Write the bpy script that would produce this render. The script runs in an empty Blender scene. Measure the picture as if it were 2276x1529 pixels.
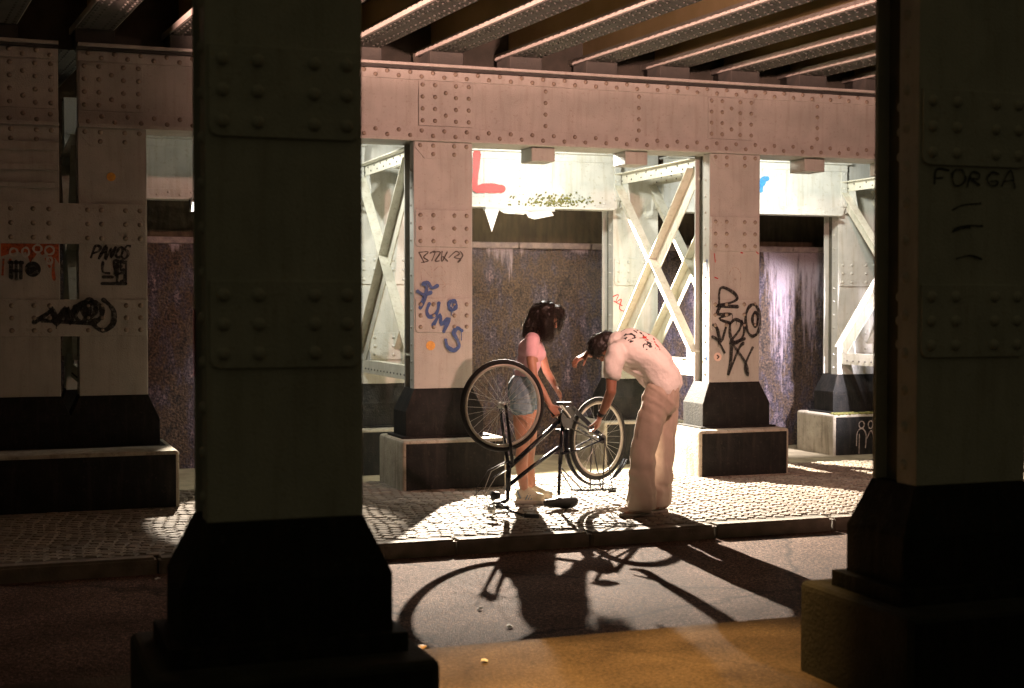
import bpy, bmesh, math, random
from mathutils import Vector, Matrix, noise
random.seed(7)
R = math.radians
scene = bpy.context.scene
COL = scene.collection

# ------------------------------------------------------------------ camera
CAM_H = 1.6177
FPX = 3161.0
PITCH = math.atan((764.5 - 677.0) / FPX)
cd = bpy.data.cameras.new('camera')
cam = bpy.data.objects.new('camera', cd)
COL.objects.link(cam)
cam.location = (0, 0, CAM_H)
cam.rotation_euler = (math.pi / 2 - PITCH, 0, 0)
cd.sensor_width = 36.0
cd.lens = 50.0
cd.clip_start = 0.05
cd.clip_end = 400
cd.dof.use_dof = True
cd.dof.focus_distance = 11.6
cd.dof.aperture_fstop = 2.8
scene.camera = cam

# ------------------------------------------------------------------ world (night glow over the city)
world = bpy.data.worlds.new('World')
scene.world = world
world.use_nodes = True
wn = world.node_tree.nodes
wbg = wn['Background']
wbg.inputs[0].default_value = (1.0, 0.85, 0.45, 1)
wbg.inputs[1].default_value = 0.040
scene.view_settings.view_transform = 'Standard'
scene.view_settings.look = 'None'
scene.view_settings.exposure = 0
scene.view_settings.gamma = 1
scene.view_settings.use_curve_mapping = False
scene.cycles.max_bounces = 6
scene.cycles.sample_clamp_indirect = 3.0
scene.cycles.use_denoising = True

# ------------------------------------------------------------------ street frame: s along the rows of columns, n across them
TH = 0.3526
A2 = Vector((math.cos(TH), math.sin(TH), 0))
N2 = Vector((-math.sin(TH), math.cos(TH), 0))
def W(s, n, z=0.0):
    return A2 * s + N2 * n + Vector((0, 0, z))
def surf(px, py, n0):
    """where the sight line through a photo point meets the upright plane n = n0: (s, z)"""
    d = Vector((px - 1138, 0, 0)) + Vector((0, math.cos(PITCH), -math.sin(PITCH))) * FPX + Vector((0, math.sin(PITCH), math.cos(PITCH))) * (764.5 - py)
    t = n0 / d.dot(N2)
    return d.dot(A2) * t, CAM_H + d.z * t
def ground(px, py, z0=0.0):
    d = Vector((px - 1138, 0, 0)) + Vector((0, math.cos(PITCH), -math.sin(PITCH))) * FPX + Vector((0, math.sin(PITCH), math.cos(PITCH))) * (764.5 - py)
    t = (z0 - CAM_H) / d.z
    return Vector((d.x * t, d.y * t, z0))

NA, NB, NC, NW = 4.89, 12.11, 14.29, 15.30
S0, SP, CW = 3.84, 2.875, 0.545
HB = 0.437          # plinth height
ZT = 0.872          # black paint up to here
ZG0, ZG1 = 3.06, 3.74
ROADZ, BACKZ = -0.10, -0.12
N_KERB = 9.39

# ------------------------------------------------------------------ lights
def lamp_light(name, kind, loc, energy, color, radius=0.05, target=None, spot=None, blend=0.3):
    l = bpy.data.lights.new(name, kind)
    l.energy = energy; l.color = color
    if kind == 'AREA':
        l.size = radius
    else:
        l.shadow_soft_size = radius
    if spot: l.spot_size = spot; l.spot_blend = blend
    o = bpy.data.objects.new(name, l); COL.objects.link(o)
    o.location = loc
    if target is not None:
        o.rotation_euler = (Vector(target) - Vector(loc)).to_track_quat('-Z', 'Y').to_euler()
    return o
WHITE = (1.0, 0.97, 0.87)
KEYC = (1.0, 0.86, 0.70)
PINK = (1.0, 0.53, 0.42)
AMBER = (1.0, 0.56, 0.17)
P_KEY = W(5.5, 14.75, 2.788)
P_BAY = [W(5.35, 12.86, 3.22), W(8.2, 12.86, 3.22), W(2.4, 12.86, 3.22)]
P_LEFT = W(1.95, 14.05, 2.55)
P_RIGHT = W(9.25, 12.62, 1.9)
P_PINK = W(4.9, 5.75, 3.66)
P_WASH = W(-1.6, 7.6, 3.40)
P_AMBER = W(2.40, 4.44, 3.86)
lamp_light('key_lamp_light', 'SPOT', P_KEY, 11500, KEYC, 0.03, W(6.35, 9.6, 0.2), R(92), 0.5)
lamp_light('bay_lamp_light', 'POINT', P_BAY[0], 175, WHITE, 0.08)
lamp_light('bay_lamp_light', 'SPOT', P_BAY[1], 210, WHITE, 0.10, W(8.5, 14.4, 1.9), R(135), 0.5)
lamp_light('bay_lamp_light', 'SPOT', P_BAY[2], 230, WHITE, 0.10, W(4.0, 13.7, 1.2), R(112), 0.3)
lamp_light('left_lamp_light', 'SPOT', P_LEFT, 1900, KEYC, 0.05, W(2.0, 10.9, 0), R(26), 0.25)
lamp_light('added_wall_light', 'SPOT', P_RIGHT, 1300, (1.0, .88, .95), 0.06, W(8.7, 15.3, 0.7), R(66), 0.7)  # added lamp, out of view, that brightens the right bay's wall
lamp_light('pink_flood_light', 'SPOT', P_PINK, 1250, PINK, 0.07, W(7.0, 12.0, 4.0), R(102), 0.42)
lamp_light('added_wash_light', 'SPOT', P_WASH, 6200, PINK, 0.02, W(5.0, 11.2, 4.1), R(54), 0.3)  # unseen lamp added to light the lower beam edges
lamp_light('amber_street_light', 'SPOT', P_AMBER, 1700, AMBER, 0.06, W(2.5, 6.12, 0.0), R(41), 0.8)

# ------------------------------------------------------------------ materials
M = {}
def new_mat(name):
    m = bpy.data.materials.new(name); m.use_nodes = True
    return m, m.node_tree.nodes, m.node_tree.links, m.node_tree.nodes['Principled BSDF']
def ramp(nd, stops):
    cr = nd.color_ramp
    while len(cr.elements) < len(stops): cr.elements.new(0.5)
    for e, (p, c) in zip(cr.elements, stops):
        e.position = p; e.color = (c[0], c[1], c[2], 1)
def mat(name, c1, c2=None, scale=6.0, rough=0.6, metal=0.0, bump=0.0, bscale=80.0, stretch=(1, 1, 1), detail=6, lo=.35, hi=.65, dirt=None, dirt_amt=.5, spec=0.5, bdist=.01):
    m, n, l, p = new_mat(name)
    c2 = c2 or c1
    tc = n.new('ShaderNodeTexCoord'); mp = n.new('ShaderNodeMapping'); mp.inputs['Scale'].default_value = stretch
    l.new(tc.outputs['Object'], mp.inputs[0])
    nz = n.new('ShaderNodeTexNoise'); nz.inputs['Scale'].default_value = scale; nz.inputs['Detail'].default_value = detail
    l.new(mp.outputs[0], nz.inputs[0])
    rp = n.new('ShaderNodeValToRGB'); ramp(rp, [(lo, c1), (hi, c2)])
    l.new(nz.outputs[0], rp.inputs[0])
    out = rp.outputs[0]
    if dirt:
        # streaks of grime that run down the face, their own shape and colour
        mp2 = n.new('ShaderNodeMapping'); mp2.inputs['Scale'].default_value = (9, 9, .9)
        l.new(tc.outputs['Object'], mp2.inputs[0])
        n2 = n.new('ShaderNodeTexNoise'); n2.inputs['Scale'].default_value = 2.2; n2.inputs['Detail'].default_value = 5
        l.new(mp2.outputs[0], n2.inputs[0])
        r2 = n.new('ShaderNodeValToRGB'); ramp(r2, [(.50, (0, 0, 0)), (.72, (dirt_amt,) * 3)])
        l.new(n2.outputs[0], r2.inputs[0])
        n3 = n.new('ShaderNodeTexNoise'); n3.inputs['Scale'].default_value = 38; n3.inputs['Detail'].default_value = 4
        l.new(tc.outputs['Object'], n3.inputs[0])
        r3 = n.new('ShaderNodeValToRGB'); ramp(r3, [(.60, (0, 0, 0)), (.70, (dirt_amt,) * 3)])
        l.new(n3.outputs[0], r3.inputs[0])
        mx = n.new('ShaderNodeMix'); mx.data_type = 'RGBA'
        l.new(r2.outputs[0], mx.inputs[0]); l.new(out, mx.inputs[6]); mx.inputs[7].default_value = (*dirt, 1)
        mx3 = n.new('ShaderNodeMix'); mx3.data_type = 'RGBA'
        l.new(r3.outputs[0], mx3.inputs[0]); l.new(mx.outputs[2], mx3.inputs[6]); mx3.inputs[7].default_value = (*dirt, 1)
        out = mx3.outputs[2]
    l.new(out, p.inputs['Base Color'])
    p.inputs['Roughness'].default_value = rough
    p.inputs['Metallic'].default_value = metal
    p.inputs['Specular IOR Level'].default_value = spec
    if bump:
        nb = n.new('ShaderNodeTexNoise'); nb.inputs['Scale'].default_value = bscale; nb.inputs['Detail'].default_value = 5
        l.new(tc.outputs['Object'], nb.inputs[0])
        bp = n.new('ShaderNodeBump'); bp.inputs['Strength'].default_value = bump; bp.inputs['Distance'].default_value = bdist
        l.new(nb.outputs[0], bp.inputs['Height']); l.new(bp.outputs[0], p.inputs['Normal'])
    M[name] = m
    return m
mat('paint', (.37, .375, .34), (.44, .44, .40), 5, .55, bump=.35, bscale=90, dirt=(.22, .17, .12), dirt_amt=.30)
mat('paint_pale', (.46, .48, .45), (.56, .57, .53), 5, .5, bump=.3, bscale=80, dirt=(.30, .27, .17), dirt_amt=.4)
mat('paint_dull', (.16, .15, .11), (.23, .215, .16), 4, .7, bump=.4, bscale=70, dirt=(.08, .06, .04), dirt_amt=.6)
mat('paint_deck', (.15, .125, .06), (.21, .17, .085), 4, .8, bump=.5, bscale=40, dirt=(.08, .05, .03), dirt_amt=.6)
mat('under_shade', (.045, .05, .045), (.07, .07, .06), 6, .8, bump=.4, bscale=40)  # shade of beam undersides and bearings put into the colour
mat('recess_shade', (.07, .072, .058), (.11, .105, .085), 6, .8, bump=.4, bscale=40)  # recess shade put into the colour of webs and diaphragm
mat('water', (.02, .018, .016), (.03, .026, .022), 12, .13, bump=.12, bscale=30, spec=.9)
mat('rivet_head', (.16, .13, .10), (.30, .26, .20), 25, .45, bump=.3)
mat('brace_paint', (.56, .56, .47), (.66, .65, .56), 5, .5, bump=.3, bscale=80, dirt=(.32, .28, .18), dirt_amt=.4)
mat('olive_paint', (.42, .35, .17), (.50, .42, .22), 4, .8, bump=.4, bscale=40)
mat('dark_steel', (.02, .022, .02), (.035, .034, .03), 8, .6, bump=.3)
mat('black_paint', (.006, .007, .006), (.013, .013, .012), 8, .75, spec=.25, dirt=(.04, .034, .027), dirt_amt=.5, bump=.5, bscale=60)
mat('concrete', (.30, .28, .22), (.42, .39, .31), 7, .85, bump=.6, bscale=55, dirt=(.12, .10, .06), dirt_amt=.6)
mat('shaded_concrete', (.018, .018, .014), (.034, .032, .026), 7, .9, bump=.6, bscale=55)  # foreground plinths: concrete darkened in the colour for their shade
mat('kerbstone', (.16, .14, .11), (.24, .21, .17), 9, .8, bump=.6, bscale=60)
mat('back_paving', (.22, .19, .12), (.33, .29, .19), 5, .9, bump=.8, bscale=30)
mat('joint_sand', (.075, .062, .045), (.13, .108, .078), 20, .95, bump=.5)
for i, c in enumerate([(.23, .195, .15), (.27, .23, .18), (.205, .175, .135), (.18, .15, .115)]):
    mat('sett%d' % i, tuple(v * .85 for v in c), c, 14, .75, bump=.5, bscale=70)
mat('tyre', (.012, .012, .012), (.02, .02, .02), 30, .7)
mat('bike_frame', (.008, .009, .014), (.012, .013, .02), 20, .25)
mat('alloy', (.55, .55, .52), (.62, .62, .6), 20, .3, metal=.9)
mat('rim', (.62, .58, .50), (.70, .66, .58), 20, .35, metal=.35)
mat('rubber', (.01, .01, .01), None, 20, .6)
mat('skin', (.38, .18, .115), (.46, .23, .15), 12, .5, bump=.15, bscale=120)
mat('skin_dark', (.33, .15, .092), (.40, .19, .12), 12, .5, bump=.15, bscale=120)
mat('hair_black', (.004, .003, .0025), (.009, .006, .004), 60, .4)
mat('hair_curl', (.010, .006, .003), (.026, .014, .007), 60, .35)
mat('hair_short', (.008, .006, .004), (.016, .010, .007), 60, .5)
mat('pink_cotton', (.76, .44, .50), (.82, .50, .56), 18, .85, bump=.35, bscale=40)
mat('denim', (.11, .17, .22), (.26, .34, .39), 22, .9, bump=.5, bscale=60)
mat('trousers', (.45, .365, .295), (.52, .43, .35), 7, .85, bump=.3, bscale=30)
mat('shoe_cream', (.48, .42, .30), (.60, .54, .40), 20, .7, bump=.3)
mat('shoe_pink', (.45, .34, .28), (.55, .42, .35), 20, .7, bump=.3)
mat('shoe_sole', (.35, .32, .27), None, 20, .7)
mat('red_paint', (.50, .010, .004), (.42, .010, .004), 20, .5)
mat('blue_paint', (.006, .05, .20), (.010, .075, .25), 30, .5)
mat('cyan_paint', (.02, .22, .48), None, 30, .5)
mat('black_marker', (.012, .012, .012), None, 20, .5)
mat('brown_marker', (.05, .04, .03), None, 20, .6)
mat('pale_chalk', (.62, .55, .47), None, 20, .8)
mat('orange_paint', (.55, .12, .03), (.42, .09, .03), 15, .6)
mat('gold_sticker', (.80, .42, .06), (.62, .30, .05), 30, .5)
mat('rose_sticker', (.72, .55, .46), None, 30, .5)
mat('paper', (.75, .73, .68), None, 30, .8)
mat('leaf', (.45, .28, .07), (.6, .38, .1), 30, .6)
mat('moss', (.09, .10, .025), (.20, .19, .05), 25, .9)
mat('plastic_sheet', (.75, .74, .66), (.82, .8, .74), 8, .4)
mat('lamp_body', (.35, .36, .34), None, 10, .5)

def asphalt(name, ca, cb, grain, spk=1.0):
    m, n, l, p = new_mat(name)
    tc = n.new('ShaderNodeTexCoord')
    a = n.new('ShaderNodeTexNoise'); a.inputs['Scale'].default_value = 1.6; a.inputs['Detail'].default_value = 8
    b = n.new('ShaderNodeTexVoronoi'); b.inputs['Scale'].default_value = grain
    for x in (a, b): l.new(tc.outputs['Object'], x.inputs[0])
    r1 = n.new('ShaderNodeValToRGB'); ramp(r1, [(.35, ca), (.68, cb)]); l.new(a.outputs[0], r1.inputs[0])
    r2 = n.new('ShaderNodeValToRGB'); ramp(r2, [(.0, (1 + 1.3 * spk, 1 + 1.1 * spk, 1 + .95 * spk)), (.5, (1 - .6 * spk,) * 3)]); l.new(b.outputs['Distance'], r2.inputs[0])
    mx = n.new('ShaderNodeMix'); mx.data_type = 'RGBA'; mx.blend_type = 'MULTIPLY'; mx.inputs[0].default_value = 1
    l.new(r1.outputs[0], mx.inputs[6]); l.new(r2.outputs[0], mx.inputs[7])
    gr = n.new('ShaderNodeTexNoise'); gr.inputs['Scale'].default_value = 48; gr.inputs['Detail'].default_value = 3; l.new(tc.outputs['Object'], gr.inputs[0])
    rg_ = n.new('ShaderNodeValToRGB'); ramp(rg_, [(.38, (1 - .55 * spk,) * 3), (.64, (1 + .55 * spk,) * 3)]); l.new(gr.outputs[0], rg_.inputs[0])
    m4 = n.new('ShaderNodeMix'); m4.data_type = 'RGBA'; m4.blend_type = 'MULTIPLY'; m4.inputs[0].default_value = 1
    l.new(mx.outputs[2], m4.inputs[6]); l.new(rg_.outputs[0], m4.inputs[7]); mx = m4
    ck = n.new('ShaderNodeTexVoronoi'); ck.feature = 'DISTANCE_TO_EDGE'; ck.inputs['Scale'].default_value = .55; ck.inputs['Randomness'].default_value = 1
    wr = n.new('ShaderNodeTexNoise'); wr.inputs['Scale'].default_value = 3.5; wr.inputs['Detail'].default_value = 6; l.new(tc.outputs['Object'], wr.inputs[0])
    wm = n.new('ShaderNodeMix'); wm.data_type = 'RGBA'; wm.inputs[0].default_value = .22; l.new(tc.outputs['Object'], wm.inputs[6]); l.new(wr.outputs['Color'], wm.inputs[7])
    l.new(wm.outputs[2], ck.inputs[0])
    rc_ = n.new('ShaderNodeValToRGB'); ramp(rc_, [(.0, (.35 if spk == 1 else .8,) * 3), (.012, (1, 1, 1))]); l.new(ck.outputs['Distance'], rc_.inputs[0])
    m3 = n.new('ShaderNodeMix'); m3.data_type = 'RGBA'; m3.blend_type = 'MULTIPLY'; m3.inputs[0].default_value = 1
    l.new(mx.outputs[2], m3.inputs[6]); l.new(rc_.outputs[0], m3.inputs[7]); mx = m3
    l.new(mx.outputs[2], p.inputs['Base Color'])
    p.inputs['Roughness'].default_value = .92; p.inputs['Specular IOR Level'].default_value = .18
    bp = n.new('ShaderNodeBump'); bp.inputs['Strength'].default_value = .7; bp.inputs['Distance'].default_value = .005
    l.new(b.outputs['Distance'], bp.inputs['Height']); bp.invert = True
    l.new(bp.outputs[0], p.inputs['Normal'])
    M[name] = m
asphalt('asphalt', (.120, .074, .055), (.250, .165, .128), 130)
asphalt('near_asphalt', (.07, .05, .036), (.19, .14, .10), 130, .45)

def wall_mat():
    m, n, l, p = new_mat('rough_wall')
    tc = n.new('ShaderNodeTexCoord')
    mp = n.new('ShaderNodeMapping'); mp.inputs['Scale'].default_value = (2.4, 2.4, 1.1); l.new(tc.outputs['Object'], mp.inputs[0])
    a = n.new('ShaderNodeTexNoise'); a.inputs['Scale'].default_value = 1.7; a.inputs['Detail'].default_value = 10; a.inputs['Roughness'].default_value = .78
    l.new(mp.outputs[0], a.inputs[0])
    b = n.new('ShaderNodeTexNoise'); b.inputs['Scale'].default_value = 42; b.inputs['Detail'].default_value = 5
    l.new(tc.outputs['Object'], b.inputs[0])
    r1 = n.new('ShaderNodeValToRGB')
    ramp(r1, [(.36, (.008, .008, .010)), (.47, (.060, .042, .028)), (.55, (.035, .032, .046)), (.66, (.19, .15, .16))])
    l.new(a.outputs[0], r1.inputs[0])
    r2 = n.new('ShaderNodeValToRGB'); ramp(r2, [(.34, (.25, .26, .36)), (.66, (1.8, 1.65, 1.55))]); l.new(b.outputs[0], r2.inputs[0])
    mx = n.new('ShaderNodeMix'); mx.data_type = 'RGBA'; mx.blend_type = 'MULTIPLY'; mx.inputs[0].default_value = 1
    l.new(r1.outputs[0], mx.inputs[6]); l.new(r2.outputs[0], mx.inputs[7])
    # lime that ran down from the coping: ragged tongues; the wide right-hand patches paint in lamplight
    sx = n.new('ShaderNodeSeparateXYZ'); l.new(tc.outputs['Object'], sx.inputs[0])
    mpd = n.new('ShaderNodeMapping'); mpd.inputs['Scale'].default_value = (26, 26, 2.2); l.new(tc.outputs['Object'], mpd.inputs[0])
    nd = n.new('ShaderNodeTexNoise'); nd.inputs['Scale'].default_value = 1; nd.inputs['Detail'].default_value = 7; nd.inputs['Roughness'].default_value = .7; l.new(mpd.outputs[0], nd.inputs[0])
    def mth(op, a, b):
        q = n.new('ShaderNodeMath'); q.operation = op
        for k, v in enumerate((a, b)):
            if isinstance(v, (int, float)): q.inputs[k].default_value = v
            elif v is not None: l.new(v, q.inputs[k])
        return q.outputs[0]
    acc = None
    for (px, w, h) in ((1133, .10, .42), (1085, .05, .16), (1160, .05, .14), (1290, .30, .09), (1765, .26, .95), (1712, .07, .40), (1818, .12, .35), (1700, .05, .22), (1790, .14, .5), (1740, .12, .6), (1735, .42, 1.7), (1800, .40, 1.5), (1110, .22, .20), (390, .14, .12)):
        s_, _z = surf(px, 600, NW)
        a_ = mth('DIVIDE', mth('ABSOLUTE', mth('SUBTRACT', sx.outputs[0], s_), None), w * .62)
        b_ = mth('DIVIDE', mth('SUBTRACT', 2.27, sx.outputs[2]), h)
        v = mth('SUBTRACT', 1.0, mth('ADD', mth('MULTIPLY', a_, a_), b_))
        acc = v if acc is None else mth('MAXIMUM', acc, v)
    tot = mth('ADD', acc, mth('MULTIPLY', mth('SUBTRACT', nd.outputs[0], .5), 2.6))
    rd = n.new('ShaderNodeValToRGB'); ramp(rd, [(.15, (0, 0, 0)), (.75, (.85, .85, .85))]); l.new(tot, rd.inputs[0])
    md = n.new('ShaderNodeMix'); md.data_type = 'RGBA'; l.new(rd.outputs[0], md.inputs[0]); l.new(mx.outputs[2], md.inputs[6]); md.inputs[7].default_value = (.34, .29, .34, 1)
    mx = md
    l.new(mx.outputs[2], p.inputs['Base Color']); p.inputs['Roughness'].default_value = .9
    bp = n.new('ShaderNodeBump'); bp.inputs['Strength'].default_value = 1; bp.inputs['Distance'].default_value = .02
    l.new(b.outputs[0], bp.inputs['Height']); l.new(bp.outputs[0], p.inputs['Normal'])
    M['rough_wall'] = m
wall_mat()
mat('limescale', (.34, .31, .36), (.50, .45, .48), 16, .9, bump=.6, bscale=40, stretch=(4, 4, .7))
mat('coping', (.17, .14, .15), (.28, .23, .22), 12, .9, bump=.8, bscale=40)
mat('brown_wall', (.05, .035, .02), (.10, .075, .045), 5, .9, bump=.8, bscale=20, stretch=(3, 3, .7))

def shirt_mat():
    m, n, l, p = new_mat('printed_cotton')
    tc = n.new('ShaderNodeTexCoord')
    # print on the back: blotches inside a band of the back panel (object space of the shirt)
    mp = n.new('ShaderNodeMapping'); mp.inputs['Location'].default_value = (.0, .03, -1.36)
    l.new(tc.outputs['Object'], mp.inputs[0])
    ms = n.new('ShaderNodeVectorMath'); ms.operation = 'MULTIPLY'; ms.inputs[1].default_value = (1 / .20, 1 / .21, 1 / .13)
    l.new(mp.outputs[0], ms.inputs[0])
    ln = n.new('ShaderNodeVectorMath'); ln.operation = 'LENGTH'; l.new(ms.outputs[0], ln.inputs[0])
    inr = n.new('ShaderNodeMath'); inr.operation = 'LESS_THAN'; inr.inputs[1].default_value = 1.0; l.new(ln.outputs['Value'], inr.inputs[0])
    nz = n.new('ShaderNodeTexNoise'); nz.inputs['Scale'].default_value = 26; nz.inputs['Detail'].default_value = 1
    l.new(tc.outputs['Object'], nz.inputs[0])
    gt = n.new('ShaderNodeMath'); gt.operation = 'GREATER_THAN'; gt.inputs[1].default_value = .57; l.new(nz.outputs[0], gt.inputs[0])
    mk = n.new('ShaderNodeMath'); mk.operation = 'MULTIPLY'; l.new(inr.outputs[0], mk.inputs[0]); l.new(gt.outputs[0], mk.inputs[1])
    n2 = n.new('ShaderNodeTexNoise'); n2.inputs['Scale'].default_value = 9; l.new(tc.outputs['Object'], n2.inputs[0])
    r2 = n.new('ShaderNodeValToRGB'); r2.color_ramp.interpolation = 'CONSTANT'; ramp(r2, [(0, (.05, .05, .05)), (.53, (.55, .04, .03))])
    l.new(n2.outputs[0], r2.inputs[0])
    mx = n.new('ShaderNodeMix'); mx.data_type = 'RGBA'; l.new(mk.outputs[0], mx.inputs[0])
    mx.inputs[6].default_value = (.88, .84, .80, 1); l.new(r2.outputs[0], mx.inputs[7])
    l.new(mx.outputs[2], p.inputs['Base Color']); p.inputs['Roughness'].default_value = .85
    nb = n.new('ShaderNodeTexNoise'); nb.inputs['Scale'].default_value = 14; nb.inputs['Detail'].default_value = 4
    l.new(tc.outputs['Object'], nb.inputs[0])
    bp = n.new('ShaderNodeBump'); bp.inputs['Strength'].default_value = .5; bp.inputs['Distance'].default_value = .03
    l.new(nb.outputs[0], bp.inputs['Height']); l.new(bp.outputs[0], p.inputs['Normal'])
    M['printed_cotton'] = m
shirt_mat()
# sprayed and inked marks: thin, patchy cover
for nm in ('red_paint', 'blue_paint', 'cyan_paint', 'black_marker', 'brown_marker', 'pale_chalk', 'orange_paint'):
    nt = M[nm].node_tree; tcn = nt.nodes.new('ShaderNodeTexCoord'); q = nt.nodes.new('ShaderNodeTexNoise'); q.inputs['Scale'].default_value = 45; q.inputs['Detail'].default_value = 6; q.inputs['Roughness'].default_value = .7
    nt.links.new(tcn.outputs['Object'], q.inputs[0]); rq = nt.nodes.new('ShaderNodeValToRGB'); lo_ = .35 if nm == 'pale_chalk' else .85 if nm in ('red_paint', 'blue_paint') else .65
    ramp(rq, [(.36, (lo_ * .8,) * 3), (.56, (min(1, lo_ + .36),) * 3)]); nt.links.new(q.outputs[0], rq.inputs[0]); nt.links.new(rq.outputs[0], nt.nodes['Principled BSDF'].inputs['Alpha'])
def emit_mat(name, c, s):
    m, n, l, p = new_mat(name)
    p.inputs['Base Color'].default_value = (*c, 1); p.inputs['Emission Color'].default_value = (*c, 1); p.inputs['Emission Strength'].default_value = s
    M[name] = m
emit_mat('lit_glass', (1, .95, .8), 6)
emit_mat('lit_pink', (1, .6, .5), 6)
emit_mat('lit_amber', (1, .6, .2), 6)

# ------------------------------------------------------------------ mesh helpers
class MB:
    def __init__(s): s.v = []; s.f = []
    def add(s, vs, fs):
        k = len(s.v); s.v += [tuple(v) for v in vs]; s.f += [tuple(i + k for i in f) for f in fs]
        return s
    def box(s, x0, x1, y0, y1, z0, z1):
        return s.add([(x0, y0, z0), (x1, y0, z0), (x1, y1, z0), (x0, y1, z0), (x0, y0, z1), (x1, y0, z1), (x1, y1, z1), (x0, y1, z1)],
                     [(0, 3, 2, 1), (4, 5, 6, 7), (0, 1, 5, 4), (1, 2, 6, 5), (2, 3, 7, 6), (3, 0, 4, 7)])
    def hexa(s, lo, hi, z0, z1):   # lo/hi: (x0,x1,y0,y1)
        a, b, c, d = lo; e, f, g, h = hi
        return s.add([(a, c, z0), (b, c, z0), (b, d, z0), (a, d, z0), (e, g, z1), (f, g, z1), (f, h, z1), (e, h, z1)],
                     [(0, 3, 2, 1), (4, 5, 6, 7), (0, 1, 5, 4), (1, 2, 6, 5), (2, 3, 7, 6), (3, 0, 4, 7)])
    def plate(s, pts, y0, y1):     # outline in x,z extruded from y0 (front) to y1; pts counter-clockwise seen from the front
        k = len(pts)
        vs = [(x, y0, z) for x, z in pts] + [(x, y1, z) for x, z in pts]
        fs = [tuple(range(k)), tuple(range(2 * k - 1, k - 1, -1))]
        fs += [(i, i + k, (i + 1) % k + k, (i + 1) % k) for i in range(k)]
        return s.add(vs, fs)
    def tube(s, pts, r, seg=8, cap=True, r2=None):
        pts = [Vector(p) for p in pts]; n = len(pts)
        rs = r if isinstance(r, (list, tuple)) else [r] * n
        up = None; rings = []
        for i, p in enumerate(pts):
            t = (pts[min(i + 1, n - 1)] - pts[max(i - 1, 0)])
            if t.length < 1e-9: t = Vector((0, 0, 1))
            t.normalize()
            if up is None:
                up = Vector((0, 0, 1)) if abs(t.z) < .9 else Vector((1, 0, 0))
            b = t.cross(up); b.normalize(); up = b.cross(t); up.normalize()
            rings.append([p + (b * math.cos(2 * math.pi * k / seg) + up * math.sin(2 * math.pi * k / seg)) * rs[i] for k in range(seg)])
        vs = [v for rg in rings for v in rg]
        fs = [(i * seg + k, i * seg + (k + 1) % seg, (i + 1) * seg + (k + 1) % seg, (i + 1) * seg + k) for i in range(n - 1) for k in range(seg)]
        if cap:
            fs.append(tuple(range(seg - 1, -1, -1))); fs.append(tuple((n - 1) * seg + k for k in range(seg)))
        return s.add(vs, fs)
    def bar(s, p, q, w, h, up=(0, 0, 1)):
        p = Vector(p); q = Vector(q); t = (q - p).normalized(); u = Vector(up)
        b = t.cross(u).normalized(); u = b.cross(t).normalized()
        vs = []
        for c in (p, q):
            for i, j in ((-1, -1), (1, -1), (1, 1), (-1, 1)): vs.append(c + b * i * w / 2 + u * j * h / 2)
        return s.add(vs, [(0, 1, 2, 3), (7, 6, 5, 4), (0, 4, 5, 1), (1, 5, 6, 2), (2, 6, 7, 3), (3, 7, 4, 0)])
    def blob(s, c, r, seg=16, rings=10, rot=None):
        c = Vector(c); r = Vector(r) if not isinstance(r, (int, float)) else Vector((r, r, r))
        vs = []; rm = rot or Matrix.Identity(3)
        for i in range(1, rings):
            a = math.pi * i / rings
            for k in range(seg):
                b = 2 * math.pi * k / seg
                vs.append(c + rm @ Vector((r.x * math.sin(a) * math.cos(b), r.y * math.sin(a) * math.sin(b), r.z * math.cos(a))))
        top = len(vs); vs.append(c + rm @ Vector((0, 0, r.z))); bot = len(vs); vs.append(c - rm @ Vector((0, 0, r.z)))
        fs = [(i * seg + k, (i + 1) * seg + k, (i + 1) * seg + (k + 1) % seg, i * seg + (k + 1) % seg) for i in range(rings - 2) for k in range(seg)]
        fs += [(top, k, (k + 1) % seg) for k in range(seg)]
        fs += [(bot, (rings - 2) * seg + (k + 1) % seg, (rings - 2) * seg + k) for k in range(seg)]
        return s.add(vs, fs)
    def capsule(s, p, q, r0, r1, seg=14):
        p = Vector(p); q = Vector(q); n = 4
        d = (q - p); L = d.length; d = d / max(L, 1e-6)
        pts = []; rs = []
        for i in range(n + 1):
            a = math.pi / 2 * (1 - i / n)
            pts.append(p - d * r0 * math.sin(a)); rs.append(max(r0 * math.cos(a), 1e-4))
        for i in range(n + 1):
            a = math.pi / 2 * i / n
            pts.append(q + d * r1 * math.sin(a)); rs.append(max(r1 * math.cos(a), 1e-4))
        return s.tube(pts, rs, seg)
    def mesh(s, name, smooth=False):
        me = bpy.data.meshes.new(name); me.from_pydata(s.v, [], s.f); me.update()
        bm = bmesh.new(); bm.from_mesh(me); bmesh.ops.recalc_face_normals(bm, faces=bm.faces); bm.to_mesh(me); bm.free()
        if smooth:
            for p in me.polygons: p.use_smooth = True
        return me
    def build(s, name, m, parent=None, bevel=0, smooth=False, segs=2):
        me = s.mesh(name, smooth)
        if bevel:
            bm = bmesh.new(); bm.from_mesh(me)
            bmesh.ops.bevel(bm, geom=[e for e in bm.edges if e.is_manifold and e.calc_face_angle(0) > .3], offset=bevel, segments=segs, affect='EDGES', profile=.6)
            bm.to_mesh(me); bm.free()
        return link(name, me, m, parent)
def link(name, me, m, parent=None, loc=None, rot=None):
    o = bpy.data.objects.new(name, me); COL.objects.link(o)
    if m is not None and not me.materials: me.materials.append(M[m] if isinstance(m, str) else m)
    if parent: o.parent = parent
    if loc is not None: o.location = loc
    if rot is not None: o.rotation_euler = rot
    return o
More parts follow.
